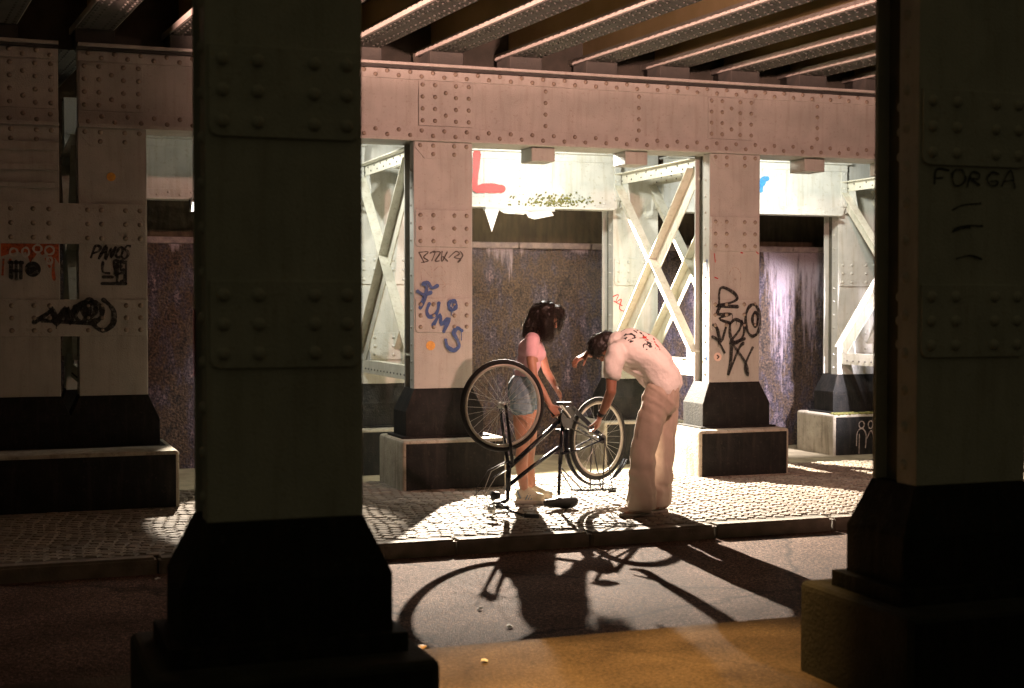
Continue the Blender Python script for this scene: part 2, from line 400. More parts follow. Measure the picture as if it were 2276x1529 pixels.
def thing(name, label, cat, loc=(0, 0, 0), rz=0.0, group=None):
    o = bpy.data.objects.new(name, None); COL.objects.link(o); o.empty_display_size = .1
    o.location = loc; o.rotation_euler = (0, 0, rz)
    return tag(o, label, cat, group)
def tag(o, label=None, cat=None, group=None, kind=None):
    if label: o['label'] = label
    if cat: o['category'] = cat
    if group: o['group'] = group
    if kind: o['kind'] = kind
    return o

# rivets: one shared dome per size
def dome_mesh(r, name, m):
    mb = MB(); seg = 10; hs = [(1.0, 0), (.82, .42), (.45, .66)]
    vs = []
    for q, h in hs:
        for k in range(seg): vs.append((r * q * math.cos(2 * math.pi * k / seg), -r * h, r * q * math.sin(2 * math.pi * k / seg)))
    vs.append((0, -r * .72, 0))
    fs = [(i * seg + k, i * seg + (k + 1) % seg, (i + 1) * seg + (k + 1) % seg, (i + 1) * seg + k) for i in range(2) for k in range(seg)]
    fs += [(2 * seg + k, 2 * seg + (k + 1) % seg, 3 * seg) for k in range(seg)]
    mb.add(vs, fs); me = mb.mesh(name, True); me.materials.append(M[m]); return me
RIV = {('paint', .019): dome_mesh(.0205, 'rivet', 'rivet_head'), ('paint_pale', .019): dome_mesh(.019, 'rivet', 'paint_pale')}
RIVBIG = dome_mesh(.024, 'rivet', 'paint')
def rivets(parent, pts, me, side='front'):
    rot = {'front': (0, 0, 0), 'left': (0, 0, -math.pi / 2), 'right': (0, 0, math.pi / 2), 'down': (math.pi / 2, 0, 0)}[side]
    for p in pts:
        link('rivet', me, None, parent, p, rot)
def rivet_mass(parent, pts, r, m, axis='front'):
    mb = MB(); seg = 6
    for (x, y, z) in pts:
        vs = []
        for q, h in ((1, 0), (.7, .5)):
            for k in range(seg):
                c, s_ = math.cos(2 * math.pi * k / seg) * r * q, math.sin(2 * math.pi * k / seg) * r * q
                if axis == 'front': vs.append((x + c, y - r * h, z + s_))
                elif axis == 'down': vs.append((x + c, y + s_, z - r * h))
                else: vs.append((x - r * h, y + c, z + s_))
        if axis == 'front': vs.append((x, y - r * .7, z))
        elif axis == 'down': vs.append((x, y, z - r * .7))
        else: vs.append((x - r * .7, y, z))
        fs = [(k, (k + 1) % seg, seg + (k + 1) % seg, seg + k) for k in range(seg)] + [(seg + k, seg + (k + 1) % seg, 2 * seg) for k in range(seg)]
        mb.add(vs, fs)
    o = mb.build('rivet', m, parent, smooth=True); o['kind'] = 'stuff'; return o

# painted strokes, laid proud of the face they are painted on
def strokes(name, parent, lines, width, m, y=-.003, drips=0):
    """lines: lists of (x,z) in the parent's frame"""
    mb = MB(); dy = 0.0; rr_ = random.Random(len(lines) * 7 + int(width * 1e4))
    lines = list(lines)
    for q in range(drips):
        l_ = rr_.choice(lines[:len(lines) - q] or lines); a_ = rr_.choice(l_); L_ = rr_.uniform(.02, .11); x_ = a_[0] + rr_.uniform(-.3, .3) * width
        lines.append([(x_, a_[1] - width * .2), (x_ + .001, a_[1] - L_ * .5), (x_ + rr_.uniform(-.002, .002), a_[1] - L_), 'drip'])
    for ln in lines:
        thin = ln[-1] == 'drip'
        if thin: ln = ln[:-1]
        pts = [Vector((p[0], p[1])) for p in ln]
        if len(pts) > 2:                        # smooth the path
            fine = []
            for i in range(len(pts) - 1):
                p0, p1, p2, p3 = pts[max(i - 1, 0)], pts[i], pts[i + 1], pts[min(i + 2, len(pts) - 1)]
                for k in range(4):
                    t = k / 4
                    fine.append(.5 * ((2 * p1) + (p2 - p0) * t + (2 * p0 - 5 * p1 + 4 * p2 - p3) * t * t + (3 * p1 - p0 - 3 * p2 + p3) * t ** 3))
            fine.append(pts[-1]); pts = fine
        n = len(pts); w = width / 2 * (.22 if thin else 1); ph_ = rr_.uniform(0, 6)
        vs = []; fs = []
        def side(i):
            t = pts[min(i + 1, n - 1)] - pts[max(i - 1, 0)]
            if t.length < 1e-9: t = Vector((1, 0))
            t.normalize(); return Vector((-t.y, t.x))
        for i in range(n):
            b = side(i); ww = w * random.uniform(.90, 1.08) * (1 + .22 * math.sin(i * .45 + ph_))
            for sg in (-1, 1):
                q = pts[i] + b * ww * sg
                vs.append((q.x, y - dy - i * .00006, q.y))
        fs = [(2 * i, 2 * i + 1, 2 * i + 3, 2 * i + 2) for i in range(n - 1)]
        k = len(vs)
        for i, sg in ((0, -1), (n - 1, 1)):     # round ends
            b = side(i); t = Vector((b.y, -b.x)) * sg
            base = len(vs)
            for q in range(7):
                a = math.pi * q / 6
                c = pts[i] + b * w * math.cos(a) + t * w * math.sin(a)
                vs.append((c.x, y - dy - i * .00006 - .00003, c.y))
            fs.append(tuple(range(base, base + 7)))
        mb.add(vs, fs); dy += .0012
    return mb.build(name, m, parent)
def ell(cx, cy, rx, ry, n=14, a0=0.0, a1=2 * math.pi):
    return [(cx + rx * math.cos(a0 + (a1 - a0) * i / n), cy + ry * math.sin(a0 + (a1 - a0) * i / n)) for i in range(n + 1)]
def zconv(lines, ox, oy, sc, n0, s_root, zoff=0):
    out = []
    for ln in lines:
        o = []
        for (x, y) in ln:
            s, z = surf(ox + x / sc, oy + y / sc, n0); o.append((s - s_root, z - zoff))
        out.append(o)
    return out
FONT = {'P': [[(0, 0), (0, 1), (.7, .9), (.7, .55), (0, .5)]], 'A': [[(0, 0), (.4, 1), (.8, 0)], [(.15, .4), (.65, .4)]], 'N': [[(0, 0), (.05, 1), (.6, 0), (.7, 1)]],
        'O': [ell(.4, .5, .38, .48)], 'S': [[(.7, .95), (.3, 1), (.1, .75), (.5, .5), (.7, .25), (.4, 0), (0, .08)]], 'E': [[(.6, 1), (0, 1), (0, 0), (.6, 0)], [(0, .5), (.5, .5)]],
        'R': [[(0, 0), (0, 1), (.6, .95), (.6, .55), (0, .5), (.7, 0)]], 'K': [[(0, 0), (0, 1)], [(.6, 1), (0, .45), (.7, 0)]], 'B': [[(0, 0), (0, 1), (.6, .9), (.5, .55), (0, .5), (.65, .4), (.6, .05), (0, 0)]],
        'F': [[(0, 0), (0, 1), (.7, 1)], [(0, .5), (.5, .5)]], 'G': [[(.7, .85), (.35, 1), (0, .5), (.35, 0), (.7, .15), (.7, .45), (.4, .45)]], 'U': [[(0, 1), (.05, .2), (.35, 0), (.65, .2), (.7, 1)]],
        'L': [[(0, 1), (0, 0), (.6, 0)]], '4': [[(.5, 0), (.5, 1), (0, .4), (.7, .4)]], '5': [[(.6, 1), (.1, 1), (.1, .55), (.6, .5), (.6, .1), (0, 0)]], 'T': [[(.35, 0), (.35, 1)], [(0, 1), (.7, 1)]]}
def word(txt, x, z, w, h, slant=.1):
    out = []
    for i, ch in enumerate(txt):
        for ln in FONT[ch]:
            out.append([(x + w * (i + .95 * a) + slant * h * b + w * .07 * math.sin(7 * a + i * 2.3 + 3 * b), z + h * b * (1 + .12 * math.sin(i * 1.9)) + h * .08 * math.cos(5 * b + i * 1.7 + 4 * a)) for a, b in ln])
    return out

# ------------------------------------------------------------------ ground
def sheet(name, s0, s1, n0, n1, z, m, label=None):
    mb = MB(); vs = [W(s0, n0, z), W(s1, n0, z), W(s1, n1, z), W(s0, n1, z)]
    mb.add(vs, [(0, 1, 2, 3)])
    o = mb.build(name, m); o['kind'] = 'structure'; return o
sheet('ground', -150, 150, -150, 150, -.16, 'back_paving')
sheet('road', -60, 60, 6.36, N_KERB - .12, ROADZ, 'asphalt')
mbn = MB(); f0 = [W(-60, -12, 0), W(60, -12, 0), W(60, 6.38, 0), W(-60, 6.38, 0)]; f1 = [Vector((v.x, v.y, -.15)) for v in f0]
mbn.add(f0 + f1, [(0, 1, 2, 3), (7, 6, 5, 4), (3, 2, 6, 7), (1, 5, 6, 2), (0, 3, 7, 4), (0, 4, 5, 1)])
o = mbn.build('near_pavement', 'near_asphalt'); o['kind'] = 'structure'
mbn = MB(); f0 = [W(-60, N_KERB + .02, -.007), W(60, N_KERB + .02, -.007), W(60, 12.68, -.007), W(-60, 12.68, -.007)]; f1 = [Vector((v.x, v.y, -.15)) for v in f0]
mbn.add(f0 + f1, [(0, 1, 2, 3), (7, 6, 5, 4), (3, 2, 6, 7), (1, 5, 6, 2), (0, 3, 7, 4), (0, 4, 5, 1)])
pave = mbn.build('pavement', 'joint_sand'); pave['kind'] = 'structure'
sheet('back_path', -60, 60, 12.69, 30, BACKZ, 'back_paving')

# kerb: single stones, a dark joint between the setts and the stone
kerb = bpy.data.objects.new('kerb', None); COL.objects.link(kerb); kerb['kind'] = 'structure'
kerb.location = W(0, N_KERB, 0); kerb.rotation_euler = (0, 0, TH)
kmesh = []
for v in range(3):
    mb = MB(); mb.box(.006, .994, -.13, .0, -.14, .004)
    me = mb.mesh('kerbstone')
    bm = bmesh.new(); bm.from_mesh(me); bmesh.ops.bevel(bm, geom=list(bm.edges), offset=.016, segments=2, affect='EDGES'); 
    for q in bm.verts: q.co += noise.noise_vector(q.co * 7 + Vector((v * 5, 0, 0))) * .004
    bm.to_mesh(me); bm.free(); me.materials.append(M['kerbstone']); kmesh.append(me)
for i in range(-6, 17):
    link('kerbstone', kmesh[i % 3], None, kerb, (i, -.012 + random.uniform(-.003, .003), random.uniform(-.004, .002)))

# setts of the pavement: diagonal courses
P = .092
def sett_variant(k, dims):
    a, b = dims
    mb = MB(); mb.box(-a, a, -b, b, -.02, .0); me = mb.mesh('sett')
    bm = bmesh.new(); bm.from_mesh(me)
    top = [e for e in bm.edges if all(v.co.z > -.01 for v in e.verts)]
    bmesh.ops.bevel(bm, geom=top, offset=.008, segments=1, affect='EDGES')
    rnd = random.Random(k)
    for v in bm.verts: v.co += Vector((rnd.uniform(-.003, .003), rnd.uniform(-.003, .003), rnd.uniform(-.003, .002) if v.co.z > -.01 else 0))
    bm.to_mesh(me); bm.free(); me.materials.append(M['sett%d' % (k % 4)]); return me
svar = [sett_variant(k, (.0425 if k % 3 else .040, .0425)) for k in range(12)]
cells = []
ga = R(-33)   # courses run askew to the kerb
gx = Vector((math.cos(ga), math.sin(ga))); gy = Vector((-gx.y, gx.x))
for i in range(-70, 140):
    for j in range(-70, 140):
        off = (i * P + .5 * P * (j % 2) + .02 * math.sin(j * .6), j * P + .012 * math.sin(i * .35))
        q = gx * off[0] + gy * off[1]; s_, n_ = q.x + 3, q.y + 10.8
        if -1.3 < s_ < 9.4 and N_KERB + .065 < n_ < 12.62: cells.append((s_, n_))
def seen(s_, n_):
    p = W(s_, n_); return p.length
bright = [c for c in cells if n_ and c[1] < 10.9 and (2.6 < c[0] < 5.6 or .9 < c[0] < 1.7)]
bright.sort(key=lambda c: seen(*c)); near = set(bright[:300])
pv = pave
smass = MB(); mats = []
for c in cells:
    rz = ga + TH + random.uniform(-.08, .08); z = random.uniform(-.002, .005); w = W(c[0], c[1], z)
    k = random.randrange(12)
    if c in near:
        o = link('sett', svar[k], None, pv, w, (0, 0, rz))
    else:
        co, si = math.cos(rz), math.sin(rz)
        a = .041 + random.uniform(-.002, .002); b = .0415; g = .007; h = random.uniform(-.0012, .0012)
        vs = []
        for (hx, hy, hz) in [(-a, -b, -.02), (a, -b, -.02), (a, b, -.02), (-a, b, -.02), (-a, -b, -.008), (a, -b, -.008), (a, b, -.008), (-a, b, -.008), (-a + g, -b + g, h), (a - g, -b + g, -h), (a - g, b - g, h * .5), (-a + g, b - g, -h * .5)]:
            vs.append((w.x + hx * co - hy * si, w.y + hx * si + hy * co, w.z + hz))
        smass.add(vs, [(0, 1, 5, 4), (1, 2, 6, 5), (2, 3, 7, 6), (3, 0, 4, 7), (4, 5, 9, 8), (5, 6, 10, 9), (6, 7, 11, 10), (7, 4, 8, 11), (8, 9, 10, 11)])
        mats += [k % 4] * 9
me = bpy.data.meshes.new('sett'); me.from_pydata(smass.v, [], smass.f); me.update()
for k in range(4): me.materials.append(M['sett%d' % k])
me.polygons.foreach_set('material_index', mats)
o = link('sett', me, None, pv); o['kind'] = 'stuff'

# ------------------------------------------------------------------ riveted columns
BAND = [(2.13, 2.46), (1.37, 1.67)]
RX = [-.215, -.095, .10, .215]
COLUMN_N = 0
def column(s, n, zbot, ztop, label, group, pm='paint', foot=True, bandz=BAND, rv='part', flare=.09, ztrans=ZT, top_plate=True, left_bearing=False):
    t = thing('riveted_column', label, 'column', W(s, n, 0), TH, group)
    h = CW / 2
    D = .31
    MB().box(-h, h, 0, .030, ztrans, ztop).build('front_plate', pm, t, bevel=.003, segs=1)
    MB().box(-h, h, D - .022, D, ztrans, ztop).build('rear_plate', pm, t, bevel=.003, segs=1)
    for sg in (-1, 1):
        x0, x1 = sorted((sg * (h - .058), sg * (h - .072)))
        MB().box(x0, x1, .030, D - .022, ztrans, ztop).build('web', 'recess_shade', t)
        x0, x1 = sorted((sg * (h - .004), sg * (h - .018)))
        mb = MB().box(x0, x1, .042, .138, ztrans, ztop)
        x0, x1 = sorted((sg * (h - .004), sg * (h - .0575)))
        mb.box(x0, x1, .0305, .0415, ztrans, ztop)
        mb.build('edge_angle', pm, t)
    # splice plates with rounded lower corners
    for (z0, z1) in bandz:
        r = .03; x = h - .012
        pts = [(-x + r, z0), (x - r, z0), (x - .009, z0 + .009), (x, z0 + r), (x, z1), (-x, z1), (-x, z0 + r), (-x + .009, z0 + .009)]
        MB().plate(pts, -.014, -.0005).build('splice_plate', pm, t, bevel=.002, segs=1)
    pts = []
    for (z0, z1) in bandz:
        for q in range(3): pts += [(x, -.014, z0 + .05 + q * (z1 - z0 - .10) / 2) for x in RX]
    if top_plate:
        MB().plate([(-h + .10, ztop - .15), (h - .10, ztop - .15), (h - .01, ztop - .05), (h - .01, ztop - .002), (-h + .01, ztop - .002), (-h + .01, ztop - .05)], -.010, -.0005).build('gusset_plate', pm, t)
        pts += [(x, -.010, ztop - .035) for x in RX] + [(x, -.010, ztop - .11) for x in RX[1:3]]
    side = [(-h + .004, .09, z0) for z0 in [ztrans + .08 + .155 * i for i in range(int((ztop - ztrans - .1) / .155))]]
    if rv == 'part':
        me = RIV[(pm, .019)] if n > 6 else RIVBIG
        rivets(t, pts, me)
        if n < 6: rivets(t, side, me, 'left')
        else: rivet_mass(t, side, .016, pm, 'left')
        if n < 6:
            rivets(t, [(-h + .059, .20, z) for (z0, z1) in bandz for z in (z0 + .05, (z0 + z1) / 2, z1 - .05)], me, 'left')
    else:
        rivet_mass(t, pts, .019, pm); rivet_mass(t, side, .016, pm, 'left')
    # black flared foot
    zf = ztrans - .20
    mb = MB()
    vs = []
    for (e, f_, z) in ((flare, .05, zbot), (flare, .05, zf), (.002, .004, ztrans)):
        vs += [(-h - e, -f_, z), (h + e, -f_, z), (h + e, D + f_, z), (-h - e, D + f_, z)]
    mb.add(vs, [(3, 2, 1, 0), (8, 9, 10, 11)] + [(b * 4 + k, b * 4 + (k + 1) % 4, b * 4 + 4 + (k + 1) % 4, b * 4 + 4 + k) for b in (0, 1) for k in range(4)])
    mb.build('foot', 'black_paint', t, bevel=.008, segs=2)
    MB().box(-h - flare - .045, h + flare + .045, -.095, D + .095, zbot - .06, zbot + .018).build('base_plate', 'black_paint', t, bevel=.006)
    return t
def plinth(s, n, z0, z1, label, group, w=.967, d0=-.252, d1=.553, m='concrete', x0=None, x1=None):
    t = thing('concrete_plinth', label, 'plinth', W(s, n, 0), TH, group)
    a = -w / 2 if x0 is None else x0; b = w / 2 if x1 is None else x1
    mb = MB().box(a, b, d0, d1, z0 - .04, z1)
    o = mb.build('block', m, t, bevel=.035, segs=3)
    MB().box(a + .030, b - .030, d0 - .004, d0 + .01, z0 + .002, z1 - .030).build('black_front', 'black_paint', t, bevel=.002, segs=1)  # thin black panel over the front face only
    return t
GR = 'riveted steel columns under the viaduct'
GP = 'concrete plinths under the columns'
cB = {}
SB0, SB1 = S0 - .036, S0 + SP + .022
cB[0] = column(SB0, NB, HB, ZG0, 'riveted column with blue sprayed lettering, left of the woman with dark curls', GR)
cB[1] = column(SB1, NB, HB, ZG0, 'riveted column with a tangled black tag, right of the bending man', GR)
cB[-1] = column(S0 - SP, NB, HB, ZG0, 'dim riveted column with a small gold dot, right one of the tied pair at left', GR, bandz=[])
cB[-2] = column(.275, NB, HB, ZG0, 'dim riveted column with an orange painted patch, at the left edge', GR, bandz=[])
cA0 = column(S0 - SP, NA, .45, ZG0, 'big dark foreground column left of the upturned bicycle', GR, flare=.095, bandz=[(2.19, 2.50), (1.40, 1.70)])
cA1 = column(S0, NA, .45, ZG0, 'big dark foreground column with a faint scrawl, at the right edge', GR, flare=.095, bandz=[(2.19, 2.50), (1.40, 1.70)])
zc = BACKZ + .47
cC = {}
for i, lab in ((-1, 'pale rear column almost hidden behind the dim left columns'), (0, 'pale floodlit rear column behind the crossed braces left of the blue lettering'), (1, 'pale floodlit rear column with a red scribble, behind the bending man'), (2, 'pale floodlit rear column beside the foreground column at right')):
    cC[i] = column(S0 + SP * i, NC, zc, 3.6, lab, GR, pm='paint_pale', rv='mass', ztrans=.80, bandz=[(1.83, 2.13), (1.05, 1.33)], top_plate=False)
plinth(S0, NB, 0, HB, 'concrete plinth under the column with blue lettering', GP)
plinth(S0 + SP, NB, 0, HB, 'concrete plinth under the black tagged column', GP)
plinth(S0 - SP, NB, 0, HB + .015, 'long dark plinth under the tied pair of columns at left', GP, d0=-.54, d1=.553, x0=-1.5, x1=.46)
plinth(S0 - SP, NA, 0, .40, 'dark plinth under the big left foreground column', GP, m='shaded_concrete')
plinth(S0, NA, 0, .40, 'dark plinth under the right foreground column', GP, m='shaded_concrete')
for i, lab in ((-1, 'rear plinth behind the tied pair of columns'), (0, 'rear plinth behind the column with blue lettering'), (1, 'rear plinth seen through the back wheel of the bicycle'), (2, 'mossy rear plinth with a white drawn figure, at right')):
    p_ = plinth(S0 + SP * i, NC, BACKZ, zc, lab, GP)
    if i == 2: pC2 = p_
# battens tying the left pair
for (z0, z1) in ((2.11, 2.44), (1.36, 1.66)):
    MB().box(-.965, .26, -.016, -.0008, z0, z1).build('batten_plate', 'paint', cB[-1], bevel=.002, segs=1)
    rivets(cB[-1], [(x, -.016, z0 + .05 + q * (z1 - z0 - .1) / 2) for q in range(3) for x in (-.90, -.79, -.62, -.50, -.20, -.09, .10, .215)], RIV[('paint', .019)])

# ------------------------------------------------------------------ girders
def girder(s0, s1, n, label, stiff, groups, front=-.0):
    t = thing('plate_girder', label, 'girder', W(s0, n, 0), TH)
    L = s1 - s0
    H0, H1 = ZG0, ZG1
    MB().box(0, L, .045, .060, H0 + .026, H1 - .026).build('web', 'paint', t)
    MB().box(0, L, -.055, .38, H0, H0 + .025).build('bottom_flange', 'paint', t, bevel=.002, segs=1)
    MB().box(0, L, -.055, .38, H1 - .025, H1).build('top_flange', 'paint', t, bevel=.002, segs=1)
    for nm, z0, z1 in (('bottom_angle', H0 + .0255, H0 + .135), ('top_angle', H1 - .135, H1 - .050)):
        MB().box(0, L, .030, .0445, z0, z1).build(nm, 'paint', t, bevel=.002, segs=1)
    MB().box(0, L, .2, .215, H0 + .026, H1 - .026).build('rear_web', 'paint', t)
    pts = []
    x = .08
    k = 0
    while x < L:
        pts.append((x, .030, H0 + (.10 if k % 2 else .055)))
        pts.append((x, .030, H1 - (.105 if k % 2 else .070)))
        x += .105; k += 1
    for sx in stiff:
        x = sx - s0
        for q in range(4): pts.append((x, .045, H0 + .19 + q * .105))
    for gxx in groups:
        x = gxx - s0
        for q in range(4):
            for dx in (-.215, -.10, .095, .215): pts.append((x + dx, .033, H0 + .19 + q * .105))
        for q in (0, 1): pts.append((x, .033, H0 + .24 + q * .20))
        MB().box(x - .25, x + .25, .033, .0445, H0 + .145, H1 - .145).build('stiffener_plate', 'paint', t, bevel=.002, segs=1)
    vis = [p for p in pts if p[0] + s0 < 9.6]
    rivets(t, vis[:300], RIV[('paint', .019)])
    rest = vis[300:] + [p for p in pts if p[0] + s0 >= 9.6]
    if rest: rivet_mass(t, rest, .018, 'paint')
    # dark strip in place of the shadow under the top flange
    MB().box(0, L, -.02, .03, H1 - .049, H1 - .0255).build('shadow_gap_strip', 'dark_steel', t)
    return t
sB = [S0 + SP * i for i in (-1, 0, 1, 2, 3)]
stf = []
for i in range(-1, 3):
    stf += [S0 + SP * i + .96, S0 + SP * i + 1.90]
gB = girder(.70, 13.5, NB, 'long riveted plate girder lit pink across the picture', stf, sB)
gL = girder(-6.0, .548, NB, 'short dim girder end left of the dark joint gap', [-.9, -1.9], [.275, -2.6])
# hangers under the main girder
for sx in stf:
    MB().box(sx - .70 - .13, sx - .70 + .10, .06, .34, ZG0 - .13, ZG0 - .002).build('hanger_bracket', 'paint', gB, bevel=.006, segs=1)
gA = thing('plate_girder', 'front girder over the foreground columns, above the picture', 'girder', W(-6, NA, 0), TH)
MB().box(0, 17, .05, .24, ZG0 + .03, ZG1 - .03).build('web', 'paint', gA)
MB().box(0, 17, -.05, .34, ZG0, ZG0 + .029).build('bottom_flange', 'paint', gA)
MB().box(0, 17, -.05, .34, ZG1 - .029, ZG1).build('top_flange', 'paint', gA)

# rear girders between the pale columns
def rear_girder(i, label):
    sa = S0 + SP * i + .30; sb = S0 + SP * (i + 1) - .22
    L = sb - sa
    t = thing('tie_girder', label, 'girder', W(sa, NC - .10, 0), TH, 'pale girders between the rear columns')
    z0, z1 = 2.66, 3.23
    r = .12
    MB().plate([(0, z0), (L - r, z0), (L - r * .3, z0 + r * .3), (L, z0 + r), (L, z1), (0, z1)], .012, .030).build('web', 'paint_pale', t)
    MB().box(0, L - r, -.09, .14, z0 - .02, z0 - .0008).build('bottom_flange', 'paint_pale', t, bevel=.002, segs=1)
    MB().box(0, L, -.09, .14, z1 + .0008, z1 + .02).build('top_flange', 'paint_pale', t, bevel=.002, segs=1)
    MB().box(0, L - .05, -.004, .0115, z0, z0 + .085).build('bottom_angle', 'paint_pale', t, bevel=.002, segs=1)
    MB().box(0, L, -.004, .0115, z1 - .075, z1).build('top_angle', 'paint_pale', t, bevel=.002, segs=1)
    MB().box(L - .085, L - .010, -.012, .0115, z0 + .09, z1 - .08).build('end_angle', 'paint_pale', t, bevel=.002, segs=1)
    for xx in (L * .33, L * .66):
        MB().box(xx - .006, xx + .006, .004, .0118, z0 + .09, z1 - .08).build('seam', 'paint_pale', t)
    pts = [(x * .11 + .06, -.004, z0 + (.055 if x % 2 else .030)) for x in range(int((L - .15) / .11))]
    pts += [(L - .048, -.012, z0 + .13 + q * .085) for q in range(5)] + [(L * .5, .012, z0 + .13 + q * .085) for q in range(5)]
    rivet_mass(t, pts, .014, 'paint_pale')
    # box behind it carrying the tracks
    MB().box(-.3, L + .22, .20, .5, z1 + .05, 3.80).build('upper_beam', 'paint_dull', t)
    return t, sa
rg0, sg0 = rear_girder(0, 'floodlit rear girder with a red painted letter')
rg1, sg1 = rear_girder(1, 'floodlit rear girder in the bay right of the black tagged column')
rgm, sgm = rear_girder(-1, 'teal shaded rear girder behind the left foreground column')
rg2, sg2 = rear_girder(2, 'rear girder hidden behind the right foreground column')

# crossed braces between front and rear columns
def brace(i, label):
    s = S0 + SP * i
    t = thing('cross_brace', label, 'brace', W(s, NB, 0), TH, 'crossed braces between front and rear columns')
    y0, y1 = .30, NC - NB - .0
    for off in (-.215, .20):
        def L_bar(nm, p, q, w=.150, flip=1):
            p = Vector((off, *p)); q = Vector((off, *q))
            d = (q - p).normalized(); u = Vector((1, 0, 0)).cross(d)
            mb = MB()
            mb.bar(p, q, .010, w, up=u)                                  # upright leg, seen from the side
            k = u * (w / 2 - .005)
            mb.bar(p + k + Vector((-.048 * flip, 0, 0)), q + k + Vector((-.048 * flip, 0, 0)), .085, .010, up=u)
            return mb.build(nm, 'brace_paint', t)
        L_bar('brace_bar', (y0 + .02, 2.90), (y1 - .03, 1.08))
        p_o = off; 
        L_bar('brace_bar', (y0 + .02, 1.10), (y1 - .03, 2.88), .165)
        L_bar('top_strut', (y0, 2.985), (y1, 2.985), .11)
        L_bar('bottom_strut', (y0, .985), (y1, .985), .13, -1)
        for (yy, zz, a) in ((y1 - .16, 2.80, 1), (y0 + .14, 2.84, -1), (y1 - .14, 1.10, 1), (y0 + .12, 1.12, -1)):
            mb = MB(); g = .13
            vs = [(off + .006, yy - g, zz - g * .5), (off + .006, yy + g, zz - g), (off + .006, yy + g, zz + g), (off + .006, yy - g * .6, zz + g)]
            vs += [(x + .008, y, z) for x, y, z in vs]
            mb.add(vs, [(0, 1, 2, 3), (7, 6, 5, 4), (0, 4, 5, 1), (1, 5, 6, 2), (2, 6, 7, 3), (3, 7, 4, 0)])
            mb.build('gusset_plate', 'paint_pale', t)
        pts = [(off - .006, y0 + .08 + q * .12, 2.985 + (.022 if q % 2 else -.022)) for q in range(15)] + [(off - .006, y0 + .08 + q * .12, .985 - .02) for q in range(15)]
        rivet_mass(t, pts, .011, 'dark_steel', 'left')
    return t
brace(0, 'pale crossed braces left of the column with blue lettering')
brace(1, 'pale crossed braces left of the black tagged column, behind the man')
brace(2, 'pale crossed braces cut off by the right foreground column')
brace(-1, 'dim crossed braces behind the tied pair of columns')

# ------------------------------------------------------------------ ceiling beams and deck
BZ = 3.865
skew = -.085
def beam(s_at_B, label, k):
    n0, n1 = NA + .0, NC + 1.2
    t = thing('ceiling_beam', label, 'beam', W(s_at_B, NB, BZ), TH, 'riveted beams carrying the deck')
    def loc(x, dn, z): return (x + skew * dn, dn, z)
    def slab(nm, x0, x1, z0, z1, m, a=n0 - NB, b=n1 - NB):
        vs = [loc(x0, a, z0), loc(x1, a, z0), loc(x1, b, z0), loc(x0, b, z0), loc(x0, a, z1), loc(x1, a, z1), loc(x1, b, z1), loc(x0, b, z1)]
        return MB().add(vs, [(0, 3, 2, 1), (4, 5, 6, 7), (0, 1, 5, 4), (1, 2, 6, 5), (2, 3, 7, 6), (3, 0, 4, 7)]).build(nm, m, t)
    slab('bottom_flange', 0, .31, .0, .050, 'paint')
    slab('shade_plate', .012, .298, -.008, -.0005, 'under_shade')  # thin dark plate added as shade on the flange underside
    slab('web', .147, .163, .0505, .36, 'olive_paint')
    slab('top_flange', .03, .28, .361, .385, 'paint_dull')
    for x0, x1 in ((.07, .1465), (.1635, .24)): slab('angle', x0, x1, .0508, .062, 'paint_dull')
    pts = []
    q = -7.0
    while q < 3.2:
        for j, x in enumerate((.04, .10, .21, .27)): pts.append(loc(x, q + (.05 if j % 2 else 0), -.008))
        q += .10
    rivet_mass(t, pts, .014, 'under_shade', 'down')
    MB().box(.0, .31, -.02, .34, ZG1 - BZ + .0008, -.0088).build('bearing_block', 'under_shade', t, bevel=.004, segs=1)
    return t
ordn = ['first', 'second', 'third', 'fourth', 'fifth', 'sixth', 'seventh', 'eighth', 'ninth', 'tenth', 'eleventh', 'twelfth', 'thirteenth', 'fourteenth', 'fifteenth', 'sixteenth', 'seventeenth']
bs = [3.68 + .75 * k for k in range(-6, 11)]
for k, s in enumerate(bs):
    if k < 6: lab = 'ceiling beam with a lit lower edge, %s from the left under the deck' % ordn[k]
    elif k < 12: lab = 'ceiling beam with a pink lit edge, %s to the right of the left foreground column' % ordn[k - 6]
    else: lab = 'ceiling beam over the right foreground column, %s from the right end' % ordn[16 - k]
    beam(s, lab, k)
mb = MB(); 
mb.box(-8, 14, NA - .05, 17, BZ + .386, BZ + .45)
dk = mb.build('deck', 'paint_deck'); dk.rotation_euler = (0, 0, TH); dk['kind'] = 'structure'
# diaphragm plates between the beams over the main girder
MB().box(-6.5, 13, .345, .36, ZG1 + .001, BZ + .385).build('diaphragm', 'recess_shade', thing('end_diaphragm', 'dark upright plate closing the space above the main girder', 'plate', W(0, NB, 0), TH))

# ------------------------------------------------------------------ rear wall
wl = thing('retaining_wall', 'rough violet-brown retaining wall with pale drips behind the rear columns', 'wall', W(0, NW, 0), TH)
mb = MB(); nx, nz = 150, 40; x0, x1, z0, z1 = -6, 14, -.18, 2.26
vs = []; fs = []
for j in range(nz + 1):
    for i in range(nx + 1):
        x = x0 + (x1 - x0) * i / nx; z = z0 + (z1 - z0) * j / nz
        vs.append((x, .012 * noise.noise(Vector((x * 3, 0, z * 3))) + .008 * noise.noise(Vector((x * 11, 4, z * 11))), z))
for j in range(nz):
    for i in range(nx):
        a = j * (nx + 1) + i; fs.append((a, a + 1, a + nx + 2, a + nx + 1))
mb.add(vs, fs); mb.box(x0, x1, .05, .6, z0, z1 - .01)
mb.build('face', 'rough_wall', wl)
for i in range(22):
    a = -6 + i * .9
    MB().box(a + .006, a + .894, -.05, .55, 2.2605, 2.33).build('coping_stone', 'coping', wl, bevel=.012)
